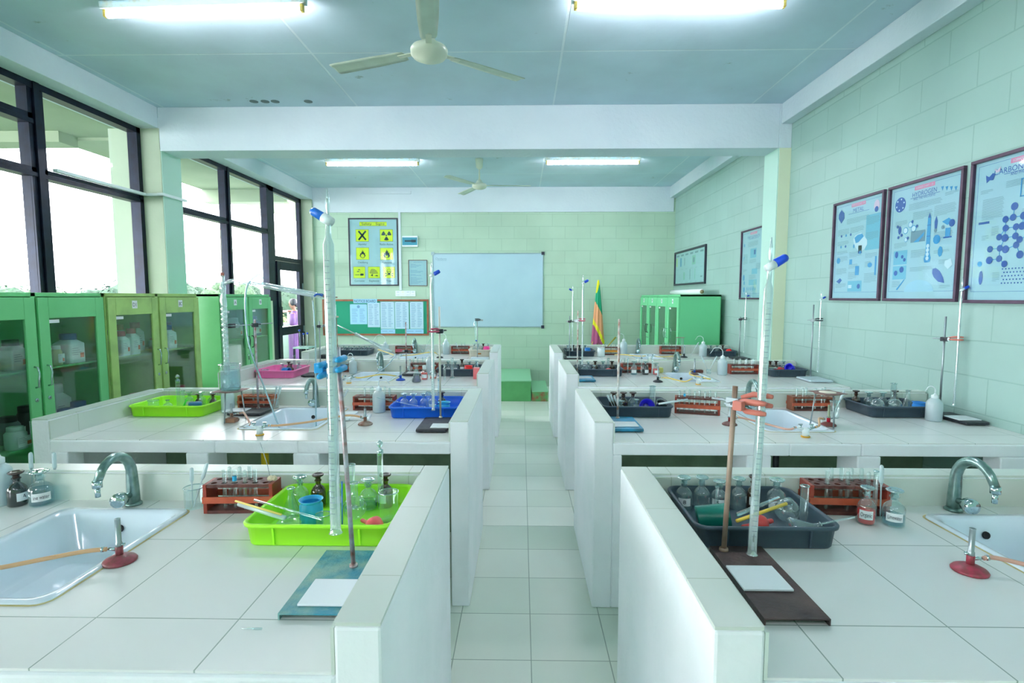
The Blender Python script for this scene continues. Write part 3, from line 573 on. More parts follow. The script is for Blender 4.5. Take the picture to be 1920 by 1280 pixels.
def bulb(loc, label, m, rz=0, r=.028):
    t = thing('pipette_bulb', label, 'pipette filler', loc, rz)
    b = MB().at((0, 0, r), 0, ry=pi/2); b.lathe([(.005, -.075), (.007, -.07), (.006, -.04), (.010, -.036), (r*.7, -.02), (r, 0), (r*.75, .02), (.010, .032), (.006, .038), (.009, .045), (.008, .058)], 18)
    b.build('rubber_bulb', m, t); return t
def watch_glass(loc, label, r=.05, tilt=0, rz=0):
    b = MB(); b.lathe([(.001, .0), (r*.5, .004), (r*.85, .012), (r, .018), (r*1.02, .017), (r*.86, .010), (r*.5, .002), (.002, -.001)], 26, cap0=False, cap1=False)
    o = b.build('watch_glass', gl, loc=loc); o.rotation_euler = (tilt, 0, rz); return tag(o, label, 'watch glass')
def funnel(loc, label, m=None, r=.04, tilt=0, rz=0):
    b = MB(); b.lathe([(.003, 0), (.004, .05), (.007, .055), (r, .1), (r*1.05, .102), (r*.98, .101), (.006, .058), (.003, .05), (.002, 0)], 24, cap0=False, cap1=False)
    o = b.build('funnel', m or gl, loc=loc); o.rotation_euler = (tilt, 0, rz); return tag(o, label, 'funnel')
def TP(px, py, h): return P(px, py, zt+h).to_3d()*1
def tb(px, py, h, z0=None):   # foot of something whose top of height h is seen at the pixel
    p = P(px, py, (z0 or zt)+h); p.z = z0 or zt; return p
red_l = mat('red_liquid', (240, 12, 14), .15, coat=.3); purple_l = mat('purple_liquid', (40, 18, 96), .15, coat=.3); orange_l = mat('orange_liquid', (244, 90, 40), .2)
# ======== front left bench ========
G = 'front left bench'
tray(-.925, 1.665, -.418, 2.06, lime, 'lime green plastic tray of glassware on the front left bench beside the aisle')
bottle(tb(562, 892, .125), 'clear stoppered bottle at the back left of the lime tray nearest the camera', h=.125, r=.032)
bottle(tb(596, 888, .128), 'amber bottle with dark stopper behind the blue jar, front left bench tray', h=.128, r=.028, kind='amber', stop='dark')
bottle(tb(722, 888, .128), 'amber bottle with dark stopper and white label at the right of the front lime tray', h=.128, r=.029, kind='amber', stop='dark', lab=('', -.7))
bottle(tb(690, 897, .115), 'clear bottle with flared glass stopper left of the labelled amber bottle, front lime tray', h=.115, r=.034, liquid=(water, .35))
bottle(tb(630, 893, .110), 'clear bottle with small label in the middle back of the front lime tray', h=.110, r=.030, lab=('', .2))
cup(tb(583, 935, .095), 'sky blue plastic jar with wide rim in the front lime tray', lblue, r=.040, h=.095, name='plastic_jar', handle=False)
beaker(tb(606, 966, .05), 'small clear measuring beaker standing before the sky blue jar', r=.026, h=.05)
beaker(tb(737, 924, .10), 'tall clear beaker at the right end of the front lime tray', r=.034, h=.10)
flask(tb(664, 905, .135), 'clear round-bottom flask in the middle of the front lime tray', r=.043, h=.135)
flask(tb(545, 915, .105)+V((0, .0, 0)), 'clear conical flask leaning in the back left corner of the front lime tray', 'cone', r=.036, h=.105)
watch_glass(V((-.80, 1.76, zt+.012)), 'round watch glass leaning in the front left corner of the lime tray', r=.045, tilt=R(35))
bulb(V((-.50, 1.745, zt)), 'coral rubber bulb in the front right corner of the front lime tray', mat('coral_rubber', (240, 100, 104), .4), rz=R(-40), r=.034)
zr = T1+.083
rod(V((-.79, 1.71, zr)), V((-.99, 1.80, zr+.012)), .009, 'wide translucent tube with a yellow core lying over the left rim of the lime tray', 'glass_tube', 'glass tube', milky)
rod(V((-.80, 1.71, zr+.012)), V((-1.0, 1.795, zr+.024)), .0035, 'yellow thermometer resting on the translucent tube at the rim of the lime tray', 'thermometer', 'thermometer', mat('yellow_stem', (236, 214, 110), .4))
rod(V((-.66, 1.69, zr+.006)), V((-.93, 1.79, zr+.03)), .004, 'thin clear glass rod lying across the rim of the front lime tray')
rod(V((-.615, 1.76, zt)), V((-.625, 1.80, zt+.17)), .003, 'thin blue-tipped stirring rod standing up in the front lime tray', 'stirring_rod', 'stirring rod', mat('blue_rod', (70, 130, 190), .3))
cylinder(V((-.655, 1.99, zt)), 'tall narrow measuring cylinder standing at the back of the front lime tray', r=.015, h=.165)
cylinder(V((-.536, 1.97, zt)), 'tall stoppered glass tube standing behind the round flask in the front lime tray', r=.011, h=.22, foot=False, stop=True, name='stoppered_tube')
rack(V((-1.075, 1.985, T1)), 'red wooden test tube rack left of the lime tray on the front left bench', L=.26, W=.085, H=.112, n=6, rz=R(3), tubes=[(1, 0), (1, 1, 'i'), (2, 0, 'b'), (2, 1, 'i'), (3, 0, 'i'), (3, 1), (4, 0)], where='on the front left bench')
q = thing('wire_loop', 'cotton-wrapped wire loop rising from the right end of the front left rack', 'wire loop', (-.965, 1.985, T1+.113))
MB().tube([(0, 0, 0), (-.01, 0, .06), (-.035, 0, .15)], .0012, 6).build('wire', steel, q)
MB().at((0, 0, .008)).lathe([(.002, -.008), (.012, -.004), (.013, .004), (.006, .012)], 12).at((.014, 0, .008)).lathe([(.002, -.008), (.010, -.004), (.011, .004), (.004, .012)], 12).build('cotton_wad', mat('cotton_wool', (228, 214, 182), .9, bump=.6, bscale=80), q)
bp = V((-1.275, 2.0, T1)); beaker(bp, 'clear beaker holding droppers left of the red rack on the front left bench', r=.036, h=.075)
dropper(bp+V((-.01, 0, .003)), bp+V((-.012, .01, .155)), 'milky plastic dropper standing in the beaker of the front left bench, the upright one')
dropper(bp+V((.0, -.01, .003)), bp+V((.045, .02, .170)), 'milky plastic dropper leaning right in the beaker of the front left bench')
bp = P(78, 944, T1); bp.z = T1
bottle(bp, 'clear reagent bottle reading ine water on the front left bench', h=.135, r=.042, lab=('ine water', .0), liquid=(water, .65), stop='glass')
bq = P(38, 946, T1); bq.x -= .008; bottle(bq, 'smoky glass bottle labelled A at the far left of the front left bench', h=.135, r=.033, kind='smoke', lab=('A', .65), stop='dark')
dropper(bp+V((.010, .056, .001)), bp+V((.008, .062, .19)), 'milky dropper standing behind the bottle reading ine water'); dropper(bq+V((.01, .052, .001)), bq+V((.01, .058, .195)), 'milky dropper standing behind the smoky bottle labelled A')
wash_bottle(V((-2.06, 2.02, T1)), 'wash bottle at the left frame edge on the front left bench', h=.17, r=.04, side=-1)
bunsen(P(225, 1052, T1), 'bunsen burner with worn maroon base beside the sink of the front left bench', mat('maroon_enamel', (160, 74, 88), .4, noise=.2, nscale=60, c2=(110, 70, 62)), rz=R(10), h=.135)
p = P(225, 1052, T1)
hose([p+V((-.034, -.006, .042)), p+V((-.10, -.03, .043)), p+V((-.24, -.11, .040)), p+V((-.275, -.155, .045)), V((-1.52, 1.225, T1+.058))], 'tan rubber hose from the maroon burner across the front left sink')
gas_tap(-1.585, 1.20, 'white gas tap near the front edge of the front left bench')
rb = P(663, 1060, T1+.02); rb.z = T1
stand(rb, 1.655, 'retort stand with peeling turquoise base and blue clamp on the front left bench', base=(-.018, -.07, .20, .34), bm=mat('peeling_turquoise', (52, 140, 160), .5, noise=.2, nscale=14, c2=(140, 178, 160), bump=.3), rm=mat('rust_spotted_steel', (190, 196, 204), .35, .5, noise=.18, nscale=24, c2=(150, 92, 74)), clamp=(1.60, .0005, -.072, mat('blue_sleeve', (34, 160, 220), .4), .0195, 1.5), ch=True, lean=(-.030, 0), rr=.007)
floor_tile(P(625, 1112, ZT+.02)+V((0, 0, 0)), .145, .125, 'white glazed tile on the turquoise stand base, front left bench', dz=.0205)
burette(GR[0].x, GR[0].y, PY(632, 1000, 1.45).z, PY(616, 352, 1.45).z, 'largest burette with blue tap, clamped upside down on the front left bench', side=-1, fy=.3, r=.0145, stopm=mat('mid_blue_knob', (36, 116, 216), .3), knob=1.05, lean=(.004, 0))
tag(MB().box((0, 0, 0), (.02, .004, .004)).tube([(0, .002, .002), (-.03, .002, .002)], .002, 6).build('spill_film', gl, loc=(-.66, 1.24, T1)), 'clear plastic strip under the front edge of the turquoise stand base', 'plastic strip')
# ======== front right bench ========
tray(.565, 1.675, 1.043, 2.06, greyp, 'dark grey plastic tray of glassware on the front right bench beside the aisle')
bottle(tb(1281, 893, .125), 'clear bottle numbered 8 at the back left of the front grey tray', h=.125, r=.032, lab=('8', .1))
bottle(tb(1314, 890, .125), 'clear bottle with flared stopper beside the bottle numbered 8', h=.125, r=.031)
bottle(tb(1347, 898, .11), 'clear bottle with brown label reading 5 in the front grey tray', h=.11, r=.031, lab=('5', -.1), name='stoppered_bottle')
bottle(tb(1386, 895, .12), 'clear bottle between the number 5 bottle and the amber one, front grey tray', h=.12, r=.030)
bottle(tb(1413, 891, .13), 'amber bottle with dark stopper in the front grey tray', h=.13, r=.022, kind='amber', stop='dark', lab=('', .2))
bottle(tb(1457, 897, .125), 'clear bottle with white label, rightmost at the back of the front grey tray', h=.125, r=.036, lab=('T', 0))
mug(V((.608, 1.80, zt+.046)), 'dark green plastic mug lying tilted in the front grey tray', plas('dark_green_plastic', (14, 118, 104)), rz=R(80), tilt=R(80), r=.043, h=.105)
bulb(V((.82, 1.795, zt)), 'red rubber pipette filler in the front grey tray beside the green mug', red_r, rz=R(22), r=.032)
rod(V((.71, 1.715, zr)), V((.92, 1.815, zr+.02)), .006, 'yellow pencil-like thermometer case lying across the front grey tray', 'thermometer_case', 'thermometer case', mat('yellow_translucent', (240, 206, 80), .3))
rod(V((.72, 1.735, zr+.014)), V((.90, 1.83, zr+.034)), .007, 'clear glass tube lying alongside the yellow thermometer case', 'glass_tube', 'glass tube')
flask(V((.93, 1.83, zt+.043)), 'large clear round flask lying in the front grey tray', r=.042, h=.105, tilt=R(80), rz=R(150))
flask(V((.895, 1.735, zt+.041)), 'clear conical flask lying on its side in the front grey tray', 'cone', r=.036, h=.10, tilt=R(85), rz=R(90))
cylinder(V((.968, 1.79, zt)), 'tall clear boiling tube standing in the front grey tray', r=.013, h=.165, foot=False, name='boiling_tube')
cylinder(V((.70, 1.87, zt)), 'narrow glass tube standing behind the rusty rod in the front grey tray', r=.006, h=.13, foot=False, name='narrow_tube')
rod(V((.98, 1.70, zr)), V((1.12, 1.76, zr-.004)), .0035, 'white glass rod sticking out over the right rim of the front grey tray')
rack(V((1.235, 2.01, T1)), 'red wooden test tube rack behind the organic bottle on the front right bench', L=.29, W=.09, H=.112, n=7, rz=R(-3), tubes=[(1, 0), (2, 1, 'i'), (3, 0, 'i'), (3, 1), (4, 1, 'i'), (5, 0, 'i'), (5, 1, 'i')], where='on the front right bench')
p = P(1618, 972, T1)+V((-.012, -.035, 0)); bottle(p, 'glass bottle of red liquid labelled Organic on the front right bench', h=.135, r=.030, liquid=(red_l, .52), lab=('Organic', 0), rz=0)
p = P(1668, 976, T1)+V((-.008, -.03, 0)); bottle(p, 'clear bottle with a white label right of the red liquid bottle', h=.130, r=.036, liquid=(water, .4), lab=('Limewater', .1))
dropper(p+V((-.012, .052, .002)), p+V((-.012, .06, .20)), 'milky dropper rising behind the clear bottle, front right bench'); cylinder(V((1.30, 1.93, T1)), 'tall narrow glass tube standing between the red liquid bottle and the clear bottle', r=.008, h=.18, foot=False, name='glass_tube')
bunsen(P(1818, 1070, T1), 'bunsen burner with crimson base beside the sink of the front right bench', mat('crimson_enamel', (176, 60, 84), .4, noise=.2, nscale=60, c2=(130, 66, 66)), rz=R(170), h=.13)
p = P(1818, 1070, T1)
hose([p+V((.034, -.004, .042)), p+V((.08, -.015, .045)), p+V((.2, -.12, .04)), V((1.56, 1.30, T1+.045)), V((1.60, 1.225, T1+.058))], 'pinkish rubber hose from the crimson burner over the front right sink', mat('pink_rubber', (204, 160, 142), .45))
gas_tap(1.665, 1.20, 'white gas tap near the front edge of the front right bench')
rack(V((2.01, 1.86, T1)), 'orange-brown wooden rack at the right frame edge on the front right bench', L=.24, W=.09, H=.10, n=5, rz=R(90), tubes=[(0, 0), (1, 1), (3, 0)], m=(mat('brown_varnish', (150, 86, 56), .4, noise=.3, nscale=14, c2=(104, 56, 44)), railwood, darkwood), where='at the right frame edge')
rb = P(1357, 1030, T1+.02); rb.z = T1
stand(rb, 1.525, 'retort stand with rusty brown base and red-sleeved clamp on the front right bench', base=(.048, -.166, .165, .39), bm=mat('rusted_plate', (96, 78, 74), .6, .2, noise=.3, nscale=9, c2=(44, 44, 52), bump=.3), rm=mat('rusty_rod', (176, 158, 142), .5, .3, noise=.3, nscale=12, c2=(140, 104, 84)), clamp=(1.475, .060, -.064, mat('salmon_sleeve', (212, 124, 108), .5), .016, 1.45), ch=True, rr=.008, lean=(.018, 0))
floor_tile(P(1422, 1085, ZT+.02), .135, .13, 'white glazed tile on the rusty stand base, front right bench', dz=.0205)
burette(GR[0].x-.010, GR[0].y, 1.017, 1.972, 'large burette with blue tap, clamped upside down on the front right bench', side=1, fy=.2, r=.013, stopm=mat('royal_blue_knob', (24, 80, 222), .3), knob=1.1, lean=(.022, 0))
# ======== second left bench ========
G = 'on the second left bench'
tray(-2.70, 3.535, -2.165, 3.93, lime, 'lime green plastic tray of glassware in the left corner of the second left bench')
cylinder(V((-2.49, 3.78, zt)), 'tall measuring cylinder with glass stopper in the far lime tray', r=.014, h=.20, stop=True)
cylinder(V((-2.38, 3.66, zt)), 'narrow measuring cylinder in the middle front of the far lime tray', r=.014, h=.15)
cylinder(V((-2.20, 3.88, zt)), 'tall plain measuring cylinder at the back right of the far lime tray', r=.015, h=.17)
beaker(V((-2.57, 3.63, zt)), 'clear graduated beaker at the left front of the far lime tray', r=.034, h=.085)
flask(V((-2.49, 3.66, zt)), 'round flask beside the graduated beaker in the far lime tray', r=.034, h=.085)
for i, (x, y, l) in enumerate([(-2.47, 3.88, 'left of three'), (-2.38, 3.88, 'middle of three'), (-2.29, 3.86, 'right of three')]): bottle(V((x, y, zt)), 'clear stoppered bottle, %s at the back of the far lime tray' % l, h=.105, r=.033, lab=('', 0) if i == 0 else None)
bottle(V((-2.34, 3.775, zt)), 'amber bottle in the middle of the far lime tray', h=.11, r=.026, kind='amber', stop='dark')
bottle(V((-2.225, 3.76, zt)), 'dark stoppered bottle at the right rim of the far lime tray', h=.115, r=.024, kind='amber', stop='dark', name='amber_bottle')
flask(V((-2.29, 3.72, zt)), 'conical flask with metal-like shine in the far lime tray', 'cone', r=.032, h=.12)
dh = thing('glass_dish', 'glass dish with petrol blue lid at the front of the far lime tray', 'dish', (-2.27, 3.62, zt)); MB().lathe([(.03, 0), (.034, .004), (.034, .044), (.001, .0445)], 20).build('dish_body', gl, dh)
MB().lathe([(.036, .045), (.042, .051), (.042, .073), (.038, .079), (.001, .080)], 24).build('lid', mat('petrol_plastic', (30, 106, 160), .35), dh)
rod(V((-2.37, 3.60, zt)), V((-2.32, 3.61, zt+.10)), .006, 'short bright green tube leaning in the far lime tray', 'green_tube', 'tube', mat('bright_green', (50, 220, 40), .4))
p = P(428, 772, T1); p.z = T1; wash_bottle(p, 'wash bottle left of the glass column on the second left bench', h=.155, r=.044, lvl=.5, side=-1, arch=.03)
# distillation set
rb = V((-2.12, 3.78, T1)); sb = P(452, 775, T1)
stand(V((-1.885, 3.735, T1)), 1.64, 'retort stand holding the glass column on the second left bench', base=(-.025, -.06, .24, .20), bm=iron, rm=MT['rust_spotted_steel'], clamp=(1.60, -.05, -.275, iron, .021), rr=.007)
floor_tile(V((-2.00, 3.66, 0)), .15, .11, 'white tile on the black base under the tripod, second left bench')
tp = V((-1.925, 3.455, T1))
def tripod(loc, label, r=.075, h=.195, top='square', rz=0):
    t = thing('tripod', label, 'tripod', loc, rz)
    MB().at((0, 0, h)).loft([[(q*cos(2*pi*k/24), q*sin(2*pi*k/24), z) for k in range(24)] for q, z in ((r*.75, 0), (r, 0), (r, .004), (r*.75, .004))], 0, False, False, False, True).build('ring', rust, t)
    for k in range(3):
        a = 2*pi*k/3+.5; MB().tube([(r*.85*cos(a), r*.85*sin(a), h), (r*1.12*cos(a), r*1.12*sin(a), 0)], .0042, 8).build('leg', steel, t)
    return t
def gauze(loc, label, w=.14, rz=0, tilt=0):
    t = thing('wire_gauze', label, 'wire gauze', loc, rz, None, rx=tilt)
    MB().box((-w/2, -w/2, 0), (w/2, w/2, .0025)).build('mesh_square', mat('rusty_mesh', (150, 118, 112), .6, .2, noise=.3, nscale=50, c2=(104, 64, 58)), t)
    MB().lathe([(w*.32, .0025), (w*.31, .0045), (.001, .0045)], 24).build('ceramic_disc', mat('pale_ceramic', (232, 226, 206), .7), t); return t
tripod(tp, 'steel tripod under the large water beaker on the second left bench')
gauze(tp+V((0, 0, .200)), 'rusty wire gauze under the large water beaker', .17)
beaker(tp+V((0, 0, .206)), 'large beaker of bubbling water on the tripod of the second left bench', r=.064, h=.165, liquid=(glass('boiling_water', (200, 232, 238), .15, .8, .15, .12, (225, 242, 245)), .78), name='large_beaker')
tag(MB().box((-.032, -.022, 0), (.032, .022, .028)).build('wooden_block', mat('raw_wood', (172, 124, 98), .7, noise=.3, nscale=12), loc=(-1.90, 3.405, T1), bevel=.002), 'small wooden block between the legs of the left tripod', 'block')
bunsen(tp+V((0, .0, 0)), 'rusty bunsen burner under the large water beaker', rust, rz=R(200), h=.11)
# fractionating column with thermometer, side arm and condenser
cx, cy = tp.x, tp.y; cb = tp.z+.206+.10
ct = thing('fractionating_column', 'tall ribbed glass column standing over the large water beaker', 'glass column', (cx-.02, cy, cb))
pr = [(.018, 0), (.020, .02), (.020, .06)]; k = .06
while k < .46: pr += [(.0205, k), (.0165, k+.008), (.0205, k+.016), (.0205, k+.028)]; k += .034
pr += [(.0205, .49), (.016, .51), (.016, .55), (.018, .555), (.018, .58), (.013, .59), (.013, .64), (.014, .65)]
colg = glass('thick_glass', (226, 240, 242), .30, .95, .06, .34, (240, 250, 252))
MB().lathe(pr, 20, cap1=False).build('column_tube', colg, ct)
MB().tube([(.008, 0, .595), (.03, 0, .605), (.055, 0, .615), (.085, 0, .617), (.13, 0, .612), (.20, 0, .600)], [.009, .010, .0125, .0135, .012, .010], 14).build('side_arm', colg, ct)
MB().lathe([(.011, .64), (.012, .655), (.011, .67)], 14).build('rubber_stopper', mat('pink_brown_rubber', (190, 120, 110), .6), ct)
th = thing('thermometer', 'thermometer standing in the top of the ribbed glass column', 'thermometer', (cx-.02, cy, cb+.672)); MB().tube([(0, 0, -.0), (0, 0, .27)], .0035, 8).build('stem', mat('thermometer_stem', (214, 196, 190), .3), th); MB().tube([(0, 0, .27), (0, 0, .275)], .0036, 8).build('tip', red_r, th)
ca = V((cx+.182, cy, cb+.600)); ce = PY(607, 556, 3.50)
cn = thing('condenser', 'straight glass condenser sloping down from the ribbed column towards the blue clamp', 'condenser', ca); d = ce-ca
MB().tube([d*0, d*.05, d*.07, d*.88, d*.90, d*.97], [.012, .012, .0195, .0195, .012, .014], 16).build('water_jacket', colg, cn); MB().tube([d*0, d*1.0, d*1.06], [.006, .006, .005], 10).build('inner_tube', gl_rim, cn)
for f, s in ((.12, 1), (.82, -1)): MB().tube([d*f, d*f+V((.008, 0, s*.035))], [.005, .0045], 8).build('hose_nipple', gl_rim, cn)
hm = glass('clear_hose', (196, 226, 236), .25, .8, .1, .4, (200, 228, 240))
p1 = ca+d*.12+V((.008, 0, .040)); hose([p1, p1+V((-.03, 0, .025)), p1+V((-.10, -.01, -.05)), p1+V((-.115, -.02, -.22)), p1+V((-.09, -.03, -.45)), p1+V((-.02, -.02, -.68)), V((-1.60, 3.47, T1-.10))], 'clear hose looping from the top of the condenser down into the second left sink', hm, .0055, 'water_hose', False)
p2 = ca+d*.82+V((.008, 0, -.040)); hose([p2, p2+V((.006, 0, -.12)), p2+V((.01, .0, -.32)), p2+V((.0, .01, -.5)), V((-1.40, 3.55, T1-.10))], 'clear hose hanging from the lower end of the condenser into the second left sink', hm, .005, 'water_hose', False)
c2 = thing('condenser_clamp', 'clamp with blue sleeves gripping the lower end of the condenser', 'clamp', ce+V((-.02, 0, .004)))
bs = mat('blue_sleeve_dark', (20, 86, 176), .4)
for yy in (-1, 1): MB().tube([(-.035, yy*.02, .0), (-.02, yy*.022, .012), (.0, yy*.022, .012), (.02, yy*.018, .0)], .006, 8).build('sleeved_jaw', bs, c2)
MB().tube([(.018, 0, 0), (.05, 0, -.004), (.11, 0, -.008)], [.010, .006, .004], 10).box((.045, -.012, -.016), (.07, .012, .012)).tube([(.055, 0, .01), (.06, 0, .035)], .004).build('clamp_arm', rust, c2)
MB().tube([(.06, 0, .034), (.062, 0, .052)], [.008, .008], 10).build('clamp_screw', bs, c2)
stand(V((ce.x+.06, ce.y+.018, T1)), ce.z+.03, 'retort stand holding the blue clamp of the condenser, second left bench', base=(.03, .03, .15, .22), bm=white_pl, rm=MT['rusty_rod'], rr=.006)
rack(V((-1.97, 3.895, T1)), 'brown wooden rack behind the tripod on the second left bench', L=.26, W=.08, H=.09, n=6, tubes=[(2, 0, 'i'), (3, 0, 'i'), (3, 1, 'i'), (4, 0, 'i')], m=(mat('ginger_wood', (190, 104, 60), .5, noise=.3, nscale=12, c2=(150, 70, 44)), railwood, darkwood), where='behind the left tripod', tl=.14)
p = V((-1.815, 3.84, T1)); beaker(p, 'small beaker of droppers right of the brown rack, second left bench', r=.03, h=.06)
for i, (dx, dy, l) in enumerate([(.02, 0, 'left'), (.04, .01, 'middle'), (.055, -.01, 'right')]): dropper(p+V((-.012+.01*i, dy*.5, .004)), p+V((dx, dy, .165)), 'milky dropper standing in the small beaker beside the brown rack, %s one' % l)
gas_tap(-1.555, 3.085, 'white gas tap at the front edge of the second left bench')
g1 = V((-1.61, 3.085, T1+.058))
hose([g1, g1+V((-.04, .06, .015)), g1+V((-.14, .20, .03)), tp+V((.08, -.02, .055)), tp+V((.036, .012, .043))], 'pale pink hose from the gas tap to the burner under the left tripod', MT['pink_rubber'])
hose([V((-1.50, 3.085, T1+.058)), V((-1.44, 3.10, T1+.055)), V((-1.30, 3.22, T1+.05)), V((-1.12, 3.34, T1+.062)), V((-1.03, 3.38, T1+.042))], 'tan hose lying across the front of the second left sink')
tag(MB().box((-.13, -.06, 0), (.13, .06, .02)).build('white_slab', tile_w, loc=(-1.15, 3.52, T1), rz=R(8), bevel=.004), 'white slab lying right of the second left sink', 'slab')
bunsen(V((-1.005, 3.36, T1)), 'bunsen burner hidden behind the large left burette on the second left bench', rust, rz=0, h=.10)
rack(V((-1.07, 3.83, T1)), 'red-brown wooden rack behind the wash bottle on the second left bench', L=.30, W=.09, H=.10, n=6, tubes=[(1, 0, 'i'), (2, 0, 'i'), (2, 1, 'i'), (4, 1, 'i'), (5, 0, 'i')], where='behind the wash bottle of the second left bench')
p = P(711, 772, T1); wash_bottle(p, 'wash bottle before the red-brown rack on the second left bench', h=.16, r=.045, lvl=.62, side=1, arch=.035)
q = V((-1.33, 3.80, T1)); beaker(q, 'small beaker left of the red-brown rack on the second left bench', r=.028, h=.06)
dropper(q+V((.01, 0, .003)), q+V((-.06, 0, .15)), 'milky dropper leaning left out of the beaker beside the red-brown rack'); dropper(q+V((-.01, .01, .003)), q+V((.07, .01, .15)), 'milky dropper leaning right out of the beaker beside the red-brown rack')
tray(-.905, 3.52, -.418, 3.942, blue_t, 'bright blue plastic tray of glassware on the second left bench')
for i, (px, r, l, lt) in enumerate([(758, .033, 'leftmost', None), (775, .031, 'second from left', None), (794, .027, 'third from left', None), (811, .034, 'fourth from left, with a white label', '')]):
    bottle(tb(px, 737, .12), 'clear stoppered bottle in the blue tray, %s' % l, h=.12, r=r, lab=(lt, 0) if lt is not None else None)
bottle(V((-.575, 3.80, zt)), 'dark smoky bottle with black stopper at the right of the blue tray', h=.125, r=.03, kind='smoke', stop='dark')
cup(V((-.535, 3.63, zt)), 'cyan plastic cup with wide rim in the blue tray', plas('cyan_plastic', (40, 168, 214)), r=.04, h=.085, rz=R(185), flare=1.1)
cylinder(V((-.655, 3.70, zt)), 'measuring cylinder standing in the middle of the blue tray', r=.016, h=.14)
cylinder(V((-.61, 3.90, zt)), 'tall stoppered volumetric tube at the back of the blue tray', r=.012, h=.20, stop=True, foot=False, name='stoppered_tube')
rod(V((-.60, 3.56, zt+.05)), V((-1.0, 3.62, zt+.115)), .0032, 'thin glass rod lying over the left rim of the blue tray')
rod(V((-.85, 3.56, zt+.04)), V((-.68, 3.57, zt+.05)), .008, 'white pipette with red marks lying in the front of the blue tray', 'marked_pipette', 'pipette', milky)
rb = P(826, 783, T1+.02); rb.z = T1
stand(rb, 1.735, 'retort stand with black base at the aisle end of the second left bench', base=(-.01, -.15, .19, .34), bm=iron, rm=mat('pale_rod', (206, 208, 196), .4, .3), clamp=(1.575, -.045, -.045, mat('raspberry_sleeve', (196, 78, 110), .4), .010), rr=.0065)
floor_tile(P(828, 800, ZT+.02), .125, .10, 'white tile on the black stand base at the aisle end, second left bench')
burette(GR[0].x, GR[0].y, 1.06, 2.02, 'burette with blue tap turned right, clamped on the second left bench', side=1, fy=.2, r=.010, knob=1.1)
# ======== second right bench ========
tray(.55, 3.575, 1.04, 3.942, greyp, 'dark grey plastic tray at the aisle end of the second right bench')
for i, (px, l) in enumerate([(1151, 'left'), (1169, 'middle'), (1187, 'right')]): bottle(tb(px, 735, .13), 'bottle with dark flared stopper at the back of the second right tray, %s of three' % l, h=.13, r=.033, kind=('amber', 'amber', 'clear')[i], stop='dark')
bottle(tb(1187, 745, .105)+V((.01, -.06, 0)), 'clear stoppered bottle in front of the three dark stoppers', h=.105, r=.026, lab=('', .3))
bottle(tb(1163, 750, .10)+V((0, -.05, 0)), 'wide clear bottle beside the blue rod, second right tray', h=.10, r=.038, name='clear_bottle')
t = thing('plastic_funnel', 'royal blue plastic funnel propped up in the second right tray', 'funnel', (.865, 3.64, zt+.058), 0, None, rx=R(75))
MB().lathe([(.052, .0), (.054, .003), (.046, -.002), (.026, -.022), (.024, -.04), (.006, -.042), (.005, -.075), (.003, -.075), (.004, -.04), (.022, -.036), (.024, -.02), (.044, .001)], 26, cap0=False, cap1=False).build('cone', plas('royal_blue_plastic', (44, 40, 214)), t)
MB().lathe([(.024, -.035), (.001, -.034)], 20).build('inner_disc', mat('light_violet', (140, 150, 230), .4), t)
for k in range(4): dropper(V((.66+.012*k, 3.68+.01*(k % 2), zt+.002)), V((.60+.024*k, 3.70, zt+.125)), 'milky dropper fanned out at the left of the second right tray, %s' % ['outermost left', 'second from the left', 'third from the left', 'nearest the blue rod'][k])
cylinder(V((.945, 3.82, zt)), 'tall clear cylinder standing at the right of the second right tray', r=.021, h=.165)
cup(V((.965, 3.66, zt+.03)), 'clear dark-looking beaker leaning in the right corner of the second right tray', glass('grey_glass', (150, 165, 170), .2, .9), r=.036, h=.07, tilt=R(25), handle=False, name='tilted_beaker')
rod(V((.93, 3.585, zr+.012)), V((1.13, 3.60, zr+.04)), .007, 'translucent tube lying over the right rim of the second right tray', 'plastic_tube', 'tube', milky)
rack(P(1309, 776, T1)+V((0, .03, 0)), 'red wooden rack turned slightly, right of the grey tray on the second right bench', L=.30, W=.09, H=.115, n=8, rz=R(-16), tubes=[(0, 0, 'i'), (1, 0, 'b'), (2, 1, 'i'), (3, 0, 'i'), (4, 1, 'i'), (5, 0, 'i'), (6, 1, 'i'), (7, 0, 'i')], where='right of the second right tray')
rb = P(1158, 784, T1+.02); rb.z = T1
stand(rb, 1.655, 'retort stand with turquoise base and white rod on the second right bench', base=(.01, -.12, .20, .34), bm=mat('turquoise_enamel', (28, 150, 190), .4, noise=.2, nscale=12, c2=(36, 90, 110)), rm=mat('white_painted_rod', (216, 220, 216), .4, noise=.14, nscale=16, c2=(168, 110, 84)), rr=.0075)
floor_tile(P(1172, 797, ZT+.02), .15, .12, 'white tile on the turquoise base, second right bench')
bunsen(P(1368, 796, T1), 'bunsen burner with brown base left of the second right sink', mat('brown_enamel', (128, 92, 86), .5, noise=.3, nscale=40, c2=(88, 56, 50)), rz=R(180), h=.12, bm=mat('dark_red_enamel', (126, 30, 34), .4))
gas_tap(1.665, 3.10, 'white gas tap at the front edge of the second right bench')
p = P(1368, 796, T1)
hose([p+V((.034, 0, .042)), p+V((.08, 0, .045)), p+V((.2, -.13, .03)), V((1.57, 3.12, T1+.04)), V((1.61, 3.10, T1+.058))], 'tan hose from the brown burner across the second right sink', MT['pink_rubber'])
bl = P(1553, 797, T1); bunsen(bl, 'bunsen burner with crimson base under the tripod of the second right bench', mat('rusty_crimson', (140, 66, 66), .5, noise=.3, nscale=40, c2=(104, 74, 60)), rz=R(200), h=.13, bm=mat('bright_red_enamel', (200, 20, 50), .4), barrel=mat('verdigris', (150, 166, 140), .5, .3))
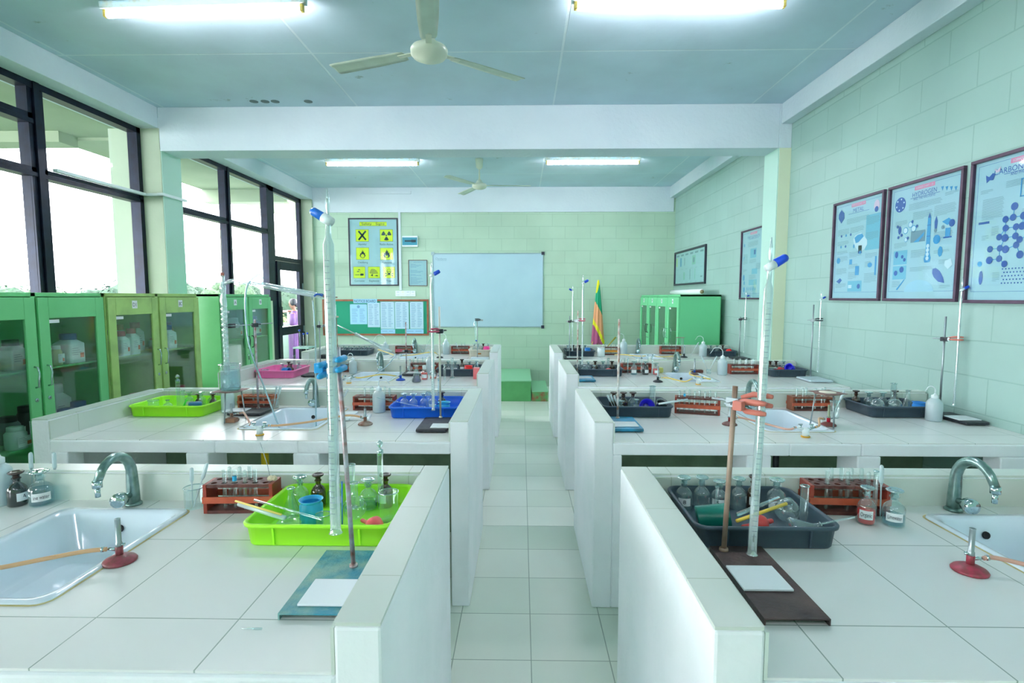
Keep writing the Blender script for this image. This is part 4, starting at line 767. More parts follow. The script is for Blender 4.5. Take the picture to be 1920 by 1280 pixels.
hose([V((1.72, 3.10, T1+.058)), V((1.76, 3.13, T1+.065)), bl+V((-.10, -.07, .06)), bl+V((-.034, -.012, .043))], 'tan hose from the second right gas tap to the burner under the tripod')
tripod(bl+V((-.015, .0, 0)), 'steel tripod over the crimson burner on the second right bench', r=.078, h=.205)
gauze(bl+V((-.015, 0, .211)), 'rusty wire gauze with a white centre on the right tripod', .155, rz=R(12))
rack(V((2.10, 3.865, T1)), 'varnished brown rack behind the tripod on the second right bench', L=.30, W=.09, H=.10, n=6, tubes=[(0, 0, 'i'), (1, 0, 'i'), (2, 1, 'i'), (3, 0, 'i'), (4, 0, 'i'), (5, 1, 'i')], m=(MT['brown_varnish'], railwood, darkwood), where='behind the right tripod')
q = V((2.12, 3.60, T1)); beaker(q, 'tall clear glass beaker holding a dropper right of the tripod', r=.03, h=.11)
dropper(q+V((-.012, 0, .003)), q+V((.06, 0, .19)), 'blue-tinted dropper leaning out of the beaker right of the tripod')
tray(2.36, 3.60, 2.808, 3.942, greyp, 'dark grey plastic tray in the wall corner of the second right bench')
bottle(V((2.44, 3.90, zt)), 'amber bottle with dark stopper at the left back of the corner tray', h=.13, r=.03, kind='amber', stop='dark'); bottle(V((2.72, 3.91, zt)), 'amber bottle with dark stopper at the right back of the corner tray', h=.13, r=.03, kind='amber', stop='dark')
bottle(V((2.53, 3.90, zt)), 'clear stoppered bottle beside the left amber bottle in the corner tray', h=.12, r=.034); bottle(V((2.63, 3.89, zt)), 'clear stoppered bottle beside the right amber bottle in the corner tray', h=.12, r=.034)
flask(V((2.50, 3.69, zt+.047)), 'round flask lying at the left of the corner tray', r=.044, h=.11, tilt=R(80), rz=R(190)); flask(V((2.61, 3.69, zt+.047)), 'round flask lying in the middle of the corner tray', r=.044, h=.11, tilt=R(80), rz=R(172))
flask(V((2.735, 3.78, zt)), 'upright conical flask with blue plastic inside the corner tray', 'cone', r=.042, h=.15)
cylinder(V((2.66, 3.82, zt)), 'tall clear cylinder standing in the corner tray', r=.019, h=.19); beaker(V((2.70, 3.655, zt)), 'small clear beaker at the front of the corner tray', r=.026, h=.045)
watch_glass(V((2.455, 3.65, zt+.005)), 'stacked watch glass at the front left of the corner tray', r=.026, tilt=R(15)); cup(V((2.765, 3.675, zt)), 'bright blue plastic jar at the right of the corner tray', plas('azure_plastic', (18, 130, 214)), r=.04, h=.088, handle=False, name='plastic_jar')
p = P(1750, 788, T1); wash_bottle(p, 'wash bottle beside the wall stand on the second right bench', h=.155, r=.047, lvl=.45, side=-1, arch=.03)
rb = V((2.90, 3.70, T1)); stand(rb, 1.665, 'retort stand with black base against the wall on the second right bench', base=(.007, -.15, .155, .32), bm=iron, rm=steel, clamp=(1.51, .050, -.065, MT['salmon_sleeve'], .0075), rr=.0065)
floor_tile(V((2.895, 3.50, 0)), .14, .13, 'white tile on the black base by the wall, second right bench')
burette(GR[0].x, GR[0].y, 1.06, 1.93, 'burette clamped by the wall above the second right bench', side=1, r=.0075, knob=.8)
# ======== third left bench ========
tray(-2.705, 5.27, -2.29, 5.745, pinkp, 'pink plastic tray of glassware on the third left bench')
bottle(V((-2.48, 5.60, zt)), 'amber bottle with dark stopper in the pink tray, left one', h=.12, r=.028, kind='amber', stop='dark'); bottle(V((-2.42, 5.52, zt)), 'amber bottle with dark stopper in the pink tray, right one', h=.11, r=.028, kind='amber', stop='dark')
bottle(V((-2.56, 5.63, zt)), 'clear bottle left of the amber ones in the pink tray', h=.10, r=.03); bottle(V((-2.38, 5.62, zt)), 'clear bottle behind the amber ones in the pink tray', h=.12, r=.03, lab=('', 0)); flask(V((-2.35, 5.52, zt)), 'small conical flask at the right of the pink tray', 'cone', r=.03, h=.10)
cylinder(V((-2.46, 5.70, zt)), 'tall measuring cylinder at the back of the pink tray', r=.014, h=.17)
cup(V((-2.47, 5.44, zt+.044)), 'blue plastic cup lying in the front of the pink tray', MT['azure_plastic'], r=.036, h=.07, tilt=R(90), rz=R(80), handle=False)
rod(V((-2.34, 5.66, zt+.01)), V((-2.29, 5.69, zt+.13)), .004, 'glass rod sticking out at the back right of the pink tray'); watch_glass(V((-2.62, 5.36, zt+.05)), 'watch glass near the left rim of the pink tray', r=.04)
stand(V((-2.125, 5.56, T1)), 1.545, 'retort stand with dark steel base right of the pink tray', base=(-.035, -.10, .18, .24), bm=iron, rm=steel, clamp=(1.49, .09, 0, steel), rr=.0065)
rack(V((-1.93, 5.78, T1)), 'small reddish rack behind the stand on the third left bench', L=.22, W=.08, H=.09, n=5, tubes=[(2, 0, 'i')], where='on the left of the third left bench')
# ring stand with beaker + white round stool-like support
q = V((-2.02, 5.52, 0)); t = thing('support_ring', 'ring support with a gauze carrying a beaker on the third left bench', 'ring support', (-1.99, 5.56, T1))
for a in (0, 120, 240): MB().tube([(.05*cos(R(a)), .05*sin(R(a)), .60), (.055*cos(R(a)), .055*sin(R(a)), .0)], .004, 8).build('leg', rust, t)
MB().lathe([(.068, .60), (.07, .603), (.07, .612), (.066, .616), (.001, .616)], 24).build('ceramic_plate', mat('pale_wood_plate', (224, 216, 196), .5), t)
beaker(V((-1.99, 5.56, T1+.618)), 'beaker standing high on the ring support behind the large burette', r=.045, h=.11)
gas_tap(-1.64, 4.99, 'white gas tap on the third left bench')
hose([V((-1.695, 4.99, T1+.058)), V((-1.75, 5.03, T1+.07)), V((-1.84, 5.2, T1+.13)), V((-1.90, 5.38, T1+.12))], 'yellow hose running left from the third left gas tap', hose_y)
wash_bottle(V((-1.80, 5.62, T1)), 'wash bottle left of the third left sink', h=.15, r=.042, side=-1, arch=.025)
hose([V((-1.585, 4.99, T1+.058)), V((-1.52, 4.98, T1+.055)), V((-1.35, 5.05, T1+.075)), V((-1.225, 5.165, T1+.043))], 'yellow hose running from the third left gas tap to the blue burner', hose_y)
bunsen(V((-1.19, 5.18, T1)), 'bunsen burner with blue base on the third left bench', mat('blue_enamel', (28, 84, 190), .4), rz=R(10), h=.14)
stand(V((-1.235, 5.66, T1)), 1.53, 'retort stand with spotted rod holding the slanted condenser, third left bench', base=(.10, -.09, .22, .24), bm=iron, rm=MT['rust_spotted_steel'], clamp=(1.22, -.09, -.02, MT['raspberry_sleeve']), rr=.0065)
floor_tile(V((-1.12, 5.53, 0)), .16, .12, 'white tile on the dark base right of the third left sink')
a = V((-1.96, 5.64, 1.50)); d = V((-1.36, 5.63, 1.20))-a
cn = thing('condenser', 'slanted glass condenser between the ring support and the spotted rod, third left bench', 'condenser', a); MB().tube([d*0, d*.30, d*.32, d*.95, d*.97], [.006, .006, .017, .017, .008], 14).build('water_jacket', colg, cn); MB().tube([d*.28, d*1.05], .005, 8).build('inner_tube', gl_rim, cn)
e = a+d; hose([e+V((.006, -.006, -.012)), e+V((.0, -.02, -.05)), e+V((-.10, -.05, -.16)), V((-1.64, 5.58, T1-.06))], 'thin clear hose from the slanted condenser into the third left sink', hm, .005, 'water_hose', False)
flask(V((-1.185, 5.60, T1+.0295)), 'small glass receiver under the slanted condenser', r=.03, h=.12, name='receiver_flask')
rack(V((-1.06, 5.76, T1)), 'bright red-brown rack behind the purple flask on the third left bench', L=.30, W=.09, H=.10, n=6, tubes=[(0, 0, 'i'), (1, 0, 'i'), (2, 1, 'i'), (3, 0, 'i')], where='behind the purple flask')
flask(P(781, 716, T1), 'conical flask of dark purple liquid on the third left bench', 'cone', r=.048, h=.155, liquid=(purple_l, .42))
bottle(P(794, 713, T1)+V((.0, .05, 0)), 'bottle of red liquid behind the purple flask, third left bench', h=.14, r=.034, stop='white', liquid=(red_l, .72), lab=('', 0))
bottle(P(804, 711, T1)+V((.035, .05, 0)), 'bottle of orange liquid right of the red one, third left bench', h=.13, r=.032, liquid=(orange_l, .35), lab=('', 0))
wash_bottle(V((-.972, 5.63, T1)), 'tall wash bottle behind the red and orange bottles, third left bench', h=.18, r=.045, lvl=.7, side=-1, arch=.02)
tray(-.885, 5.42, -.418, 5.825, greyp, 'dark grey plastic tray with a red lid on the third left bench')
for i, (x, y, k, l) in enumerate([(-.80, 5.76, 'clear', 'leftmost'), (-.72, 5.74, 'clear', 'second from left'), (-.65, 5.77, 'amber', 'with a dark stopper'), (-.565, 5.75, 'clear', 'fourth from left'), (-.49, 5.77, 'clear', 'rightmost')]): bottle(V((x, y, zt)), 'bottle at the back of the red-lidded tray, %s' % l, h=.11+(.02 if k == 'amber' else 0), r=.03, kind=k, stop='dark' if k == 'amber' else 'glass', lab=('', 0))
cup(V((-.56, 5.58, zt+.03)), 'bright red plastic lid cup upside down in the third left tray', plas('bright_red_plastic', (250, 40, 40)), r=.044, h=.055, handle=False, name='plastic_cup')
cylinder(V((-.70, 5.40-.07, T1)), 'measuring cylinder standing in front of the third left grey tray', r=.015, h=.20); cylinder(V((-.755, 5.18, T1)), 'stoppered glass tube standing on the third left bench near the front edge', r=.012, h=.11, stop=True, foot=False, name='stoppered_tube'); cylinder(V((-.485, 5.66, zt)), 'clear cylinder at the right of the red-lidded tray', r=.018, h=.12)
tag(MB().box((-.03, -.04, 0), (.03, .04, .11)).box((-.031, -.041, .055), (.031, .041, .058)).build('pink_box', plas('salmon_plastic', (240, 124, 130)), loc=(-.452, 5.30, T1), bevel=.004), 'salmon pink plastic box against the aisle parapet of the third left bench', 'box')
# ======== third right bench ========
tray(.57, 5.44, 1.055, 5.825, greyp, 'dark grey plastic tray at the aisle end of the third right bench')
for i, (x, y, k, l) in enumerate([(.64, 5.75, 'clear', 'leftmost'), (.72, 5.72, 'clear', 'second from left'), (.80, 5.77, 'amber', 'left one with a dark stopper'), (.88, 5.74, 'clear', 'fourth from left'), (.98, 5.76, 'amber', 'right one with a dark stopper')]): bottle(V((x, y, zt)), 'bottle in the aisle-end tray of the third right bench, %s' % l, h=.115, r=.032, kind=k, stop='dark' if k == 'amber' else 'glass')
bulb(V((.90, 5.50, zt+.03)), 'red rubber bulb in the aisle-end tray of the third right bench', red_r, r=.022); flask(V((.76, 5.56, zt)), 'conical flask lying low in the third right tray', 'cone', r=.04, h=.09); flask(V((.66, 5.56, zt)), 'round flask at the left of the third right tray', r=.04, h=.09); cylinder(V((.93, 5.70, zt)), 'clear cylinder at the back of the third right tray', r=.014, h=.15)
dropper(V((.98, 5.60, zt)), V((1.06, 5.62, zt+.16)), 'milky dropper leaning over the right rim of the third right tray')
rack(V((1.24, 5.77, T1)), 'red wooden rack behind the bottles on the third right bench', L=.32, W=.09, H=.10, n=7, tubes=[(0, 0), (1, 1, 'i'), (3, 0, 'i'), (4, 1, 'i'), (6, 0, 'i')], where='behind the bottles of the third right bench')
cylinder(V((1.115, 5.58, T1)), 'plain glass tube standing left of the clear labelled bottle, third right bench', r=.009, h=.17, foot=False, name='glass_tube'); cylinder(V((1.25, 5.545, T1)), 'glass tube standing between the smoky bottle and the clear one, third right bench', r=.008, h=.20, foot=False, name='glass_tube'); cylinder(V((1.36, 5.53, T1)), 'glass tube standing left of the red bottle, third right bench', r=.008, h=.20, foot=False, name='glass_tube')
bottle(V((1.185, 5.60, T1)), 'clear bottle with white label on the third right bench', h=.14, r=.036, liquid=(water, .5), lab=('', 0)); bottle(V((1.305, 5.60, T1)), 'smoky grey bottle on the third right bench', h=.14, r=.034, kind='smoke', lab=('', .6)); bottle(V((1.415, 5.60, T1)), 'bottle of crimson liquid with a white label on the third right bench', h=.125, r=.037, liquid=(red_l, .72), lab=('', .4))
tag(MB().box((-.03, -.03, 0), (.03, .03, .055)).build('soap_block', plas('olive_soap', (196, 200, 110)), loc=(1.50, 5.76, T1), bevel=.008), 'olive green soap block behind the crimson bottle', 'soap'); tag(MB().box((-.06, -.03, 0), (.06, .03, .03)).build('wooden_block', darkwood, loc=(1.90, 5.77, T1), bevel=.002), 'dark wooden block left of the crossed droppers', 'block')
bunsen(V((1.315, 5.12, T1)), 'bunsen burner with dark base left of the third right sink', iron, rz=R(180), h=.15); gas_tap(1.655, 4.975, 'white gas tap on the third right bench')
hose([V((1.349, 5.12, T1+.042)), V((1.42, 5.09, T1+.04)), V((1.53, 4.99, T1+.025)), V((1.60, 4.975, T1+.058))], 'yellow hose from the dark burner to the third right gas tap', hose_y)
b2 = P(1302, 702, T1); bunsen(b2, 'bunsen burner with blue stem right of the third right sink', mat('brown_iron', (110, 86, 76), .5), rz=0, h=.17, bm=MT['blue_enamel'])
hose([V((1.71, 4.975, T1+.058)), V((1.77, 5.0, T1+.05)), b2+V((-.12, -.25, .035)), b2+V((-.034, -.0, .042))], 'yellow hose from the third right gas tap to the blue burner', hose_y)
p = V((1.99, 5.66, T1)); beaker(p, 'tiny beaker holding two crossed droppers on the third right bench', r=.025, h=.04); dropper(p+V((.01, 0, .003)), p+V((-.085, 0, .19)), 'milky dropper crossing to the left in the tiny beaker'); dropper(p+V((-.01, .01, .003)), p+V((.085, .01, .19)), 'milky dropper crossing to the right in the tiny beaker')
wash_bottle(V((2.11, 5.60, T1)), 'wash bottle with a wide curved spout on the third right bench', h=.18, r=.05, lvl=.7, side=-1, arch=.06)
rack(V((2.365, 5.70, T1)), 'red wooden rack right of the wash bottle on the third right bench', L=.30, W=.09, H=.10, n=8, tubes=[(k, k % 2, 'i') for k in range(1, 8)], where='right of the third right wash bottle')
tray(2.545, 5.44, 2.935, 5.825, greyp, 'dark grey plastic tray in the wall corner of the third right bench')
for i, (x, y, k, l) in enumerate([(2.60, 5.77, 'clear', 'leftmost'), (2.68, 5.76, 'amber', 'left dark-stoppered one'), (2.75, 5.78, 'amber', 'right dark-stoppered one'), (2.83, 5.77, 'clear', 'fourth from left')]): bottle(V((x, y, zt)), 'bottle in the wall-corner tray of the third right bench, %s' % l, h=.12, r=.031, kind=k, stop='dark' if k == 'amber' else 'glass')
cup(V((2.83, 5.60, zt+.05)), 'violet-blue plastic funnel cup tipped over in the third right corner tray', MT['royal_blue_plastic'], r=.042, h=.06, tilt=R(60), rz=R(-60), handle=False); bulb(V((2.72, 5.63, zt+.03)), 'red rubber bulb in the third right corner tray', red_r, r=.022, rz=R(20)); watch_glass(V((2.64, 5.60, zt+.05)), 'watch glass at the left of the third right corner tray', r=.045)
stand(V((2.90, 5.36, T1)), 1.72, 'retort stand with pale base by the column on the third right bench', base=(-.03, -.13, .22, .28), bm=mat('pale_slab', (196, 214, 222), .3), rm=steel, clamp=(1.565, .058, -.035, iron, .006), rr=.0065)
burette(GR[0].x, GR[0].y, 1.05, 1.86, 'burette clamped by the column above the third right bench', side=1, r=.006, knob=.75)
rb = V((.565, 5.37, T1))
stand(rb, 1.66, 'retort stand with bright turquoise base on the third right bench', base=(.062, -.13, .18, .30), bm=MT['turquoise_enamel'], rm=MT['white_painted_rod'], clamp=(1.56, .052, -.02, MT['raspberry_sleeve'], .0085), rr=.0065); floor_tile(rb+V((.055, -.14, 0)), .14, .12, 'white tile on the bright turquoise base, third right bench')
burette(GR[0].x, GR[0].y, 1.12, 2.02, 'burette with blue tap near the flag, third right bench', side=1, r=.0085, knob=1.1)
# ======== rearmost left bench ========
tray(-2.62, 7.33, -2.13, 7.715, greyp, 'dark tray crowded with small flasks on the rearmost left bench')
for i in range(12): flask(V((-2.56+.075*(i % 6), 7.60-.14*(i//6), zt)), 'small flask in the crowded dark tray, one of its two rows', 'cone' if i % 2 else 'round', r=.032, h=.10)['group'] = 'small flasks in the crowded dark tray'
tag(MB().box((-.12, -.07, 0), (.12, .07, .05)).box((-.03, -.02, .05), (.03, .02, .085)).build('burner_stand', iron, loc=(-2.56, 7.05, T1), bevel=.008), 'low black iron block at the left of the rearmost left bench', 'iron block')
wash_bottle(V((-1.93, 7.5, T1)), 'wash bottle with a tall looped spout on the rearmost left bench', h=.16, r=.05, side=-1, arch=.08); rack(V((-1.70, 7.655, T1)), 'dark red rack left of the rearmost left faucet', L=.24, W=.08, H=.11, n=5, tubes=[], where='rear left')
p = V((-1.42, 7.62, T1)); beaker(p, 'small beaker with crossed glass rods on the rearmost left bench', r=.028, h=.05); rod(p+V((.012, .0, .004)), p+V((-.10, 0, .20)), .004, 'glass rod leaning left near the rearmost left faucet'); rod(p+V((-.012, .01, .004)), p+V((.12, .01, .23)), .004, 'glass rod leaning right near the rearmost left faucet')
gas_tap(-1.60, 6.87, 'white gas tap on the rearmost left bench'); hose([V((-1.655, 6.87, T1+.058)), V((-1.72, 6.95, T1+.07)), V((-1.95, 7.15, T1+.11))], 'yellow hose going left from the rearmost left gas tap', hose_y); hose([V((-1.545, 6.87, T1+.058)), V((-1.40, 6.95, T1+.06)), V((-1.20, 7.1, T1+.08)), V((-1.13, 7.115, T1+.045))], 'yellow hose going right from the rearmost left gas tap', hose_y)
bunsen(V((-1.10, 7.12, T1)), 'bunsen burner with dark base on the rearmost left bench', iron, rz=R(5), h=.15, bm=MT['blue_enamel']); wash_bottle(V((-1.08, 7.58, T1)), 'wash bottle right of the faucet on the rearmost left bench', h=.19, r=.05, side=-1, arch=.05)
rack(V((-.88, 7.65, T1)), 'red rack left of the cream tray on the rearmost left bench', L=.26, W=.09, H=.11, n=6, tubes=[(1, 0), (3, 0), (4, 1, 'i')], where='left of the cream tray'); dropper(V((-.86, 7.53, T1)), V((-.94, 7.53, T1+.17)), 'milky dropper leaning beside the cream tray'); 
tray(-.735, 7.25, -.42, 7.70, creamp, 'cream plastic tray with a brown sticker on the rearmost left bench', h=.095)
tag(MB().rect(-.025, .03, .025, .05, 0).build('brown_sticker', mat('brown_sticker', (176, 116, 56), .6), loc=(-.58, 7.262, T1)), 'brown paper sticker on the front of the cream tray', 'sticker')
cup(V((-.49, 7.42, zt+.04)), 'hot pink plastic cup upside down in the cream tray', plas('hot_pink_plastic', (255, 62, 160)), r=.045, h=.075, handle=False)
for i, (x, l) in enumerate([(-.69, 'leftmost'), (-.62, 'second from left'), (-.55, 'with a dark stopper'), (-.47, 'rightmost')]): bottle(V((x, 7.62, zt)), 'bottle at the back of the cream tray, %s' % l, h=.14, r=.03, kind='amber' if i == 2 else 'clear', stop='dark' if i == 2 else 'glass')
for i, x in enumerate([-.62, -.55]): flask(V((x, 7.42, zt)), 'small conical flask at the front of the cream tray, %s one' % ['left', 'right'][i], 'cone', r=.03, h=.12)
stand(V((-.585, 7.02, T1)), 1.515, 'retort stand with a separating funnel on the rearmost left bench', base=(.04, -.06, .24, .20), bm=MT['pale_slab'], rm=steel, clamp=(1.49, -.012, .0, iron), rr=.006)
t = thing('separating_funnel', 'narrow separating funnel with a blue tap hanging on the rearmost left stand', 'separating funnel', (-.605, 6.97, 1.25)); MB().lathe([(.004, -.06), (.005, .0), (.008, .03), (.022, .14), (.026, .20), (.014, .225), (.013, .235)], 16, cap1=False).build('glass_body', gl, t); MB().tube([(0, 0, -.02), (.02, 0, -.03)], [.006, .010], 8).build('blue_tap', blue_pl, t)
# ======== rearmost right bench ========
tray(.60, 7.28, 1.02, 7.71, greyp, 'dark grey plastic tray on the rearmost right bench beside the aisle')
for i, (x, k, l) in enumerate([(.66, 'clear', 'leftmost'), (.74, 'amber', 'left dark-stoppered one'), (.83, 'amber', 'right dark-stoppered one'), (.91, 'clear', 'rightmost')]): bottle(V((x, 7.63, zt)), 'bottle in the aisle tray of the rearmost right bench, %s' % l, h=.12, r=.03, kind=k, stop='dark' if k == 'amber' else 'glass')
flask(V((.66, 7.42, zt)), 'slim round flask at the left of the rearmost right tray', r=.036, h=.19); cup(V((.92, 7.42, zt+.03)), 'light blue plastic cup in the rearmost right tray', MT['azure_plastic'], r=.042, h=.07, handle=False)
cup(V((1.09, 7.30, T1)), 'white plastic beaker right of the grey tray on the rearmost right bench', white_pl, r=.052, h=.125, handle=False, name='white_beaker')
rack(V((1.245, 7.55, T1)), 'rack with a bright orange rail on the rearmost right bench', L=.25, W=.09, H=.11, n=6, tubes=[(0, 0, 'i'), (1, 1), (3, 0), (5, 1)], m=(darkwood, mat('bright_orange_wood', (240, 160, 50), .4), darkwood), where='with the bright orange rail')
tag(MB().tube([(0, 0, 0), (.11, 0, .13)], [.006, .013], 8).build('test_tube_brush', mat('olive_bristle', (150, 150, 50), .8), loc=(1.20, 7.42, T1+.13)), 'olive test tube brush leaning on the orange-railed rack', 'brush')
wash_bottle(V((1.44, 7.52, T1)), 'wash bottle right of the orange-railed rack', h=.20, r=.052, side=-1, arch=.045); gas_tap(1.66, 6.87, 'white gas tap on the rearmost right bench')
bunsen(V((2.20, 7.22, T1)), 'bunsen burner with dark base right of the rearmost right sink', iron, rz=0, h=.16); hose([V((1.715, 6.87, T1+.058)), V((1.80, 6.93, T1+.04)), V((2.05, 7.12, T1+.03)), V((2.166, 7.215, T1+.042))], 'yellow hose to the dark burner of the rearmost right bench', hose_y)
hose([V((1.605, 6.87, T1+.058)), V((1.52, 6.92, T1+.05)), V((1.36, 7.1, T1+.05)), V((1.25, 7.15, T1+.04))], 'yellow hose going left from the rearmost right gas tap', hose_y)
rack(V((2.14, 7.67, T1)), 'dark red rack behind the tripod on the rearmost right bench', L=.30, W=.08, H=.11, n=6, tubes=[(0, 0), (2, 0), (3, 1)], where='behind the rear tripod'); tripod(V((2.215, 7.46, T1)), 'tall brown tripod on the rearmost right bench', r=.06, h=.25)
q = V((2.30, 7.30, T1)); dropper(q, q+V((.12, 0, .20)), 'milky dropper leaning right of the rear tripod'); wash_bottle(V((2.50, 7.36, T1)), 'wash bottle left of the corner tray on the rearmost right bench', h=.18, r=.052, side=-1, arch=.05)
tray(2.565, 7.30, 2.965, 7.71, greyp, 'dark grey plastic tray in the wall corner of the rearmost right bench')
for i, (x, k, l) in enumerate([(2.62, 'amber', 'leftmost dark-stoppered one'), (2.70, 'clear', 'second from left'), (2.79, 'clear', 'third from left'), (2.87, 'amber', 'rightmost dark-stoppered one')]): bottle(V((x, 7.63, zt)), 'bottle in the corner tray of the rearmost right bench, %s' % l, h=.12, r=.03, kind=k, stop='dark' if k == 'amber' else 'glass')
cup(V((2.85, 7.42, zt+.045)), 'red plastic cup tipped over in the rearmost corner tray', MT['bright_red_plastic'], r=.035, h=.06, tilt=R(70), rz=R(60), handle=False)
stand(V((2.90, 7.12, T1)), 1.535, 'retort stand by the right wall on the rearmost right bench', base=(-.03, -.08, .2, .24), bm=iron, rm=steel, clamp=(1.50, .055, -.03, iron, .006), rr=.0065)
burette(GR[0].x, GR[0].y, 1.06, 1.88, 'burette clamped before the far chart above the rearmost right bench', side=1, r=.006, knob=.75)
rb = P(1066, 661, T1+.02); rb.z = T1; rb.y = 7.10; rb.x = .64
stand(rb, 1.545, 'retort stand with black base at the aisle end of the rearmost right bench', base=(.03, -.06, .22, .28), bm=iron, rm=steel, clamp=(1.47, .04, -.03, iron, .0075), rr=.0065); floor_tile(rb+V((.03, -.09, 0)), .15, .10, 'pale tile on the black base, rearmost right bench')
burette(GR[0].x, GR[0].y, 1.08, 1.96, 'burette with blue tap turned left, rearmost right bench', side=-1, r=.0075, knob=1.0)
# ======== cabinets ========
def cabinet(y0, y1, xf, xb, label, m, mi, doors=2, facing=1, shelves=(1.27, .72, .30), tags=('', ''), hx=None, h=1.83, handle=chrome, keys=False):
    """steel cabinet with glazed doors; its front is the plane x = xf"""
    W = y1-y0; D = abs(xf-xb); t = thing('steel_cabinet', label, 'cabinet', (xf, (y0+y1)/2, 0), R(90) if facing > 0 else R(-90))
    # local: X along the front, Y depth (front at y=0 facing -Y)
    e = .012; b = MB(); b.box((-W/2, 0, .06), (-W/2+e, D, h)).box((W/2-e, 0, .06), (W/2, D, h)).box((-W/2, D-e, .06), (W/2, D, h)).box((-W/2, 0, h-.03), (W/2, D, h)).box((-W/2, 0, .0), (W/2, D, .10)).box((-.02, .0, .06), (.02, .03, h))
    b.build('cabinet_body', m, t, bevel=.003)
    for z in shelves: MB().box((-W/2+e+.001, .04, z-.012), (W/2-e-.001, D-e-.001, z)).build('shelf', m, t)
    dw = W/2-.02
    for k in (0, 1):
        a0 = -W/2+.008 if k == 0 else .012; a1 = a0+dw; s = .085
        d = MB(); d.box((a0, -.022, .11), (a0+s, -.002, h-.035)).box((a1-s, -.022, .11), (a1, -.002, h-.035)).box((a0+s, -.022, h-.19), (a1-s, -.002, h-.035)).box((a0+s, -.022, .11), (a1-s, -.002, .28))
        dr = d.build('door', m, t, bevel=.004)
        MB().box((a0+s-.002, -.010, .275), (a1-s+.002, -.007, h-.185)).build('glass_pane', cglass, dr)
        hxp = a1-.04 if k == 0 else a0+.04
        MB().tube([(hxp, -.022, 1.30), (hxp, -.045, 1.295), (hxp+.004, -.052, 1.25), (hxp-.004, -.052, 1.20), (hxp, -.045, 1.155), (hxp, -.022, 1.15)], .0065, 8).build('door_handle', handle, dr)
        MB().at((hxp, -.022, 1.06), rx=pi/2).lathe([(.015, 0), (.015, .004), (.010, .007), (.001, .006)], 16).build('lock', MT['chrome'], dr)
        if keys: MB().box((hxp-.006, -.032, 1.0), (hxp+.006, -.028, 1.05)).build('key_tag', iron, dr)
        q = MB(); q.box((a0+s+.004, -.0115, h-.225), (a0+s+.095, -.0105, h-.20)); q.build('pane_label', label_m, dr)
        if tags[k]:
            q = MB(); xm = (a0+a1)/2; q.box((xm-.032, -.0235, h-.135), (xm+.032, -.022, h-.065), 0); text(q, tags[k], xm, h-.118, .035, -.0236, 1, 'CENTER', .042); q.build('door_label', [label_m, ink], dr)
    return t
green = mat('green_enamel', (118, 206, 138), .35, noise=.2, nscale=3, c2=(108, 196, 128)); limeg = mat('lime_green_enamel', (168, 206, 120), .4, noise=.12, nscale=7, c2=(154, 190, 112))
cabinet(3.145, 4.395, -3.5, -3.98, 'tall green glazed steel cabinet nearest the camera under the windows', green, 0)
cabinet(4.425, 5.705, -3.5, -3.98, 'lime green glazed steel cabinet with door labels D1 and BC', limeg, 0, tags=('D1', 'BC'))
cabinet(6.125, 7.365, -3.5, -3.98, 'green glazed steel cabinet beyond the left column', green, 0, tags=('A', 'B'), handle=iron, keys=True)
cabinet(1.86, 3.115, -3.5, -3.98, 'green glazed steel cabinet at the left frame edge', green, 0)
g2 = mat('bright_green_enamel', (112, 212, 150), .35)
cabinet(7.90, 9.17, 2.33, 2.93, 'green steel cabinet by the right wall, showing its whole side', g2, 0, facing=-1, tags=('G', 'H'), handle=chrome, keys=True)
cabinet(9.18, 10.45, 2.33, 2.93, 'green steel cabinet in the back right corner of the room', g2, 0, facing=-1, tags=('E', 'F'), handle=iron)
tag(MB().box((-.12, -.12, 0), (.12, .12, 1.74)).build('metal_locker', mat('pale_green_enamel', (196, 216, 184), .4), loc=(-3.75, 7.62, 0), bevel=.004), 'narrow pale green locker between the cabinet and the glazed door', 'locker')
t = thing('rolled_chart', 'rolled up white chart lying on top of the right wall cabinets', 'rolled chart', (2.74, 8.95, 1.83+.045))
MB().tube([(0, -.75, 0), (0, .85, 0)], .042, 18).build('paper_roll', label_m, t); MB().tube([(0, -.752, 0), (0, -.77, 0)], [.030, .028], 14).build('roll_end', mat('brown_tube_end', (150, 130, 100), .6), t)
# chemicals behind the glass
def jar(x, y, z, label, w=.10, h=.15, cap=None, body=None, square=True, lab=None, group='chemical jars in the cabinets'):
    t = thing('chemical_jar', label, 'jar', (x, y, z+.0008), R(90), group); bm = body or white_pl; cm = cap or mat('blue_cap', (30, 66, 150), .4)
    if square: MB().loft([rrect(w*.95, w*.95, .012, 0), rrect(w, w, .014, .006), rrect(w, w, .014, h*.66), rrect(w*.55, w*.55, .02, h*.80), rrect(w*.5, w*.5, .02, h*.83)], 0, False).build('jar_body', bm, t)
    else: MB().lathe([(w*.47, 0), (w*.5, .005), (w*.5, h*.68), (w*.38, h*.80), (w*.36, h*.84)], 20).build('jar_body', bm, t)
    MB().lathe([(w*.36, h*.80), (w*.38, h*.81), (w*.37, h*.99), (w*.34, h), (.001, h)], 20).build('cap', cm, t)
    q = MB(); q.box((-w*.42, -w*.5-.0025, h*.12), (w*.42, -w*.5-.0012, h*.58), 0)
    for i in range(4): q.box((-w*.38, -w*.5-.0032, h*(.50-.07*i)), (w*(.0+.1*(i % 3)), -w*.5-.0025, h*(.515-.07*i)), 1)
    q.box((w*.12, -w*.5-.0032, h*.18), (w*.36, -w*.5-.0025, h*.34), 2); q.build('printed_label', [label_m, mat('grey_print', (140, 150, 170), .7), mat('hazard_orange', (240, 110, 70), .6)], t)
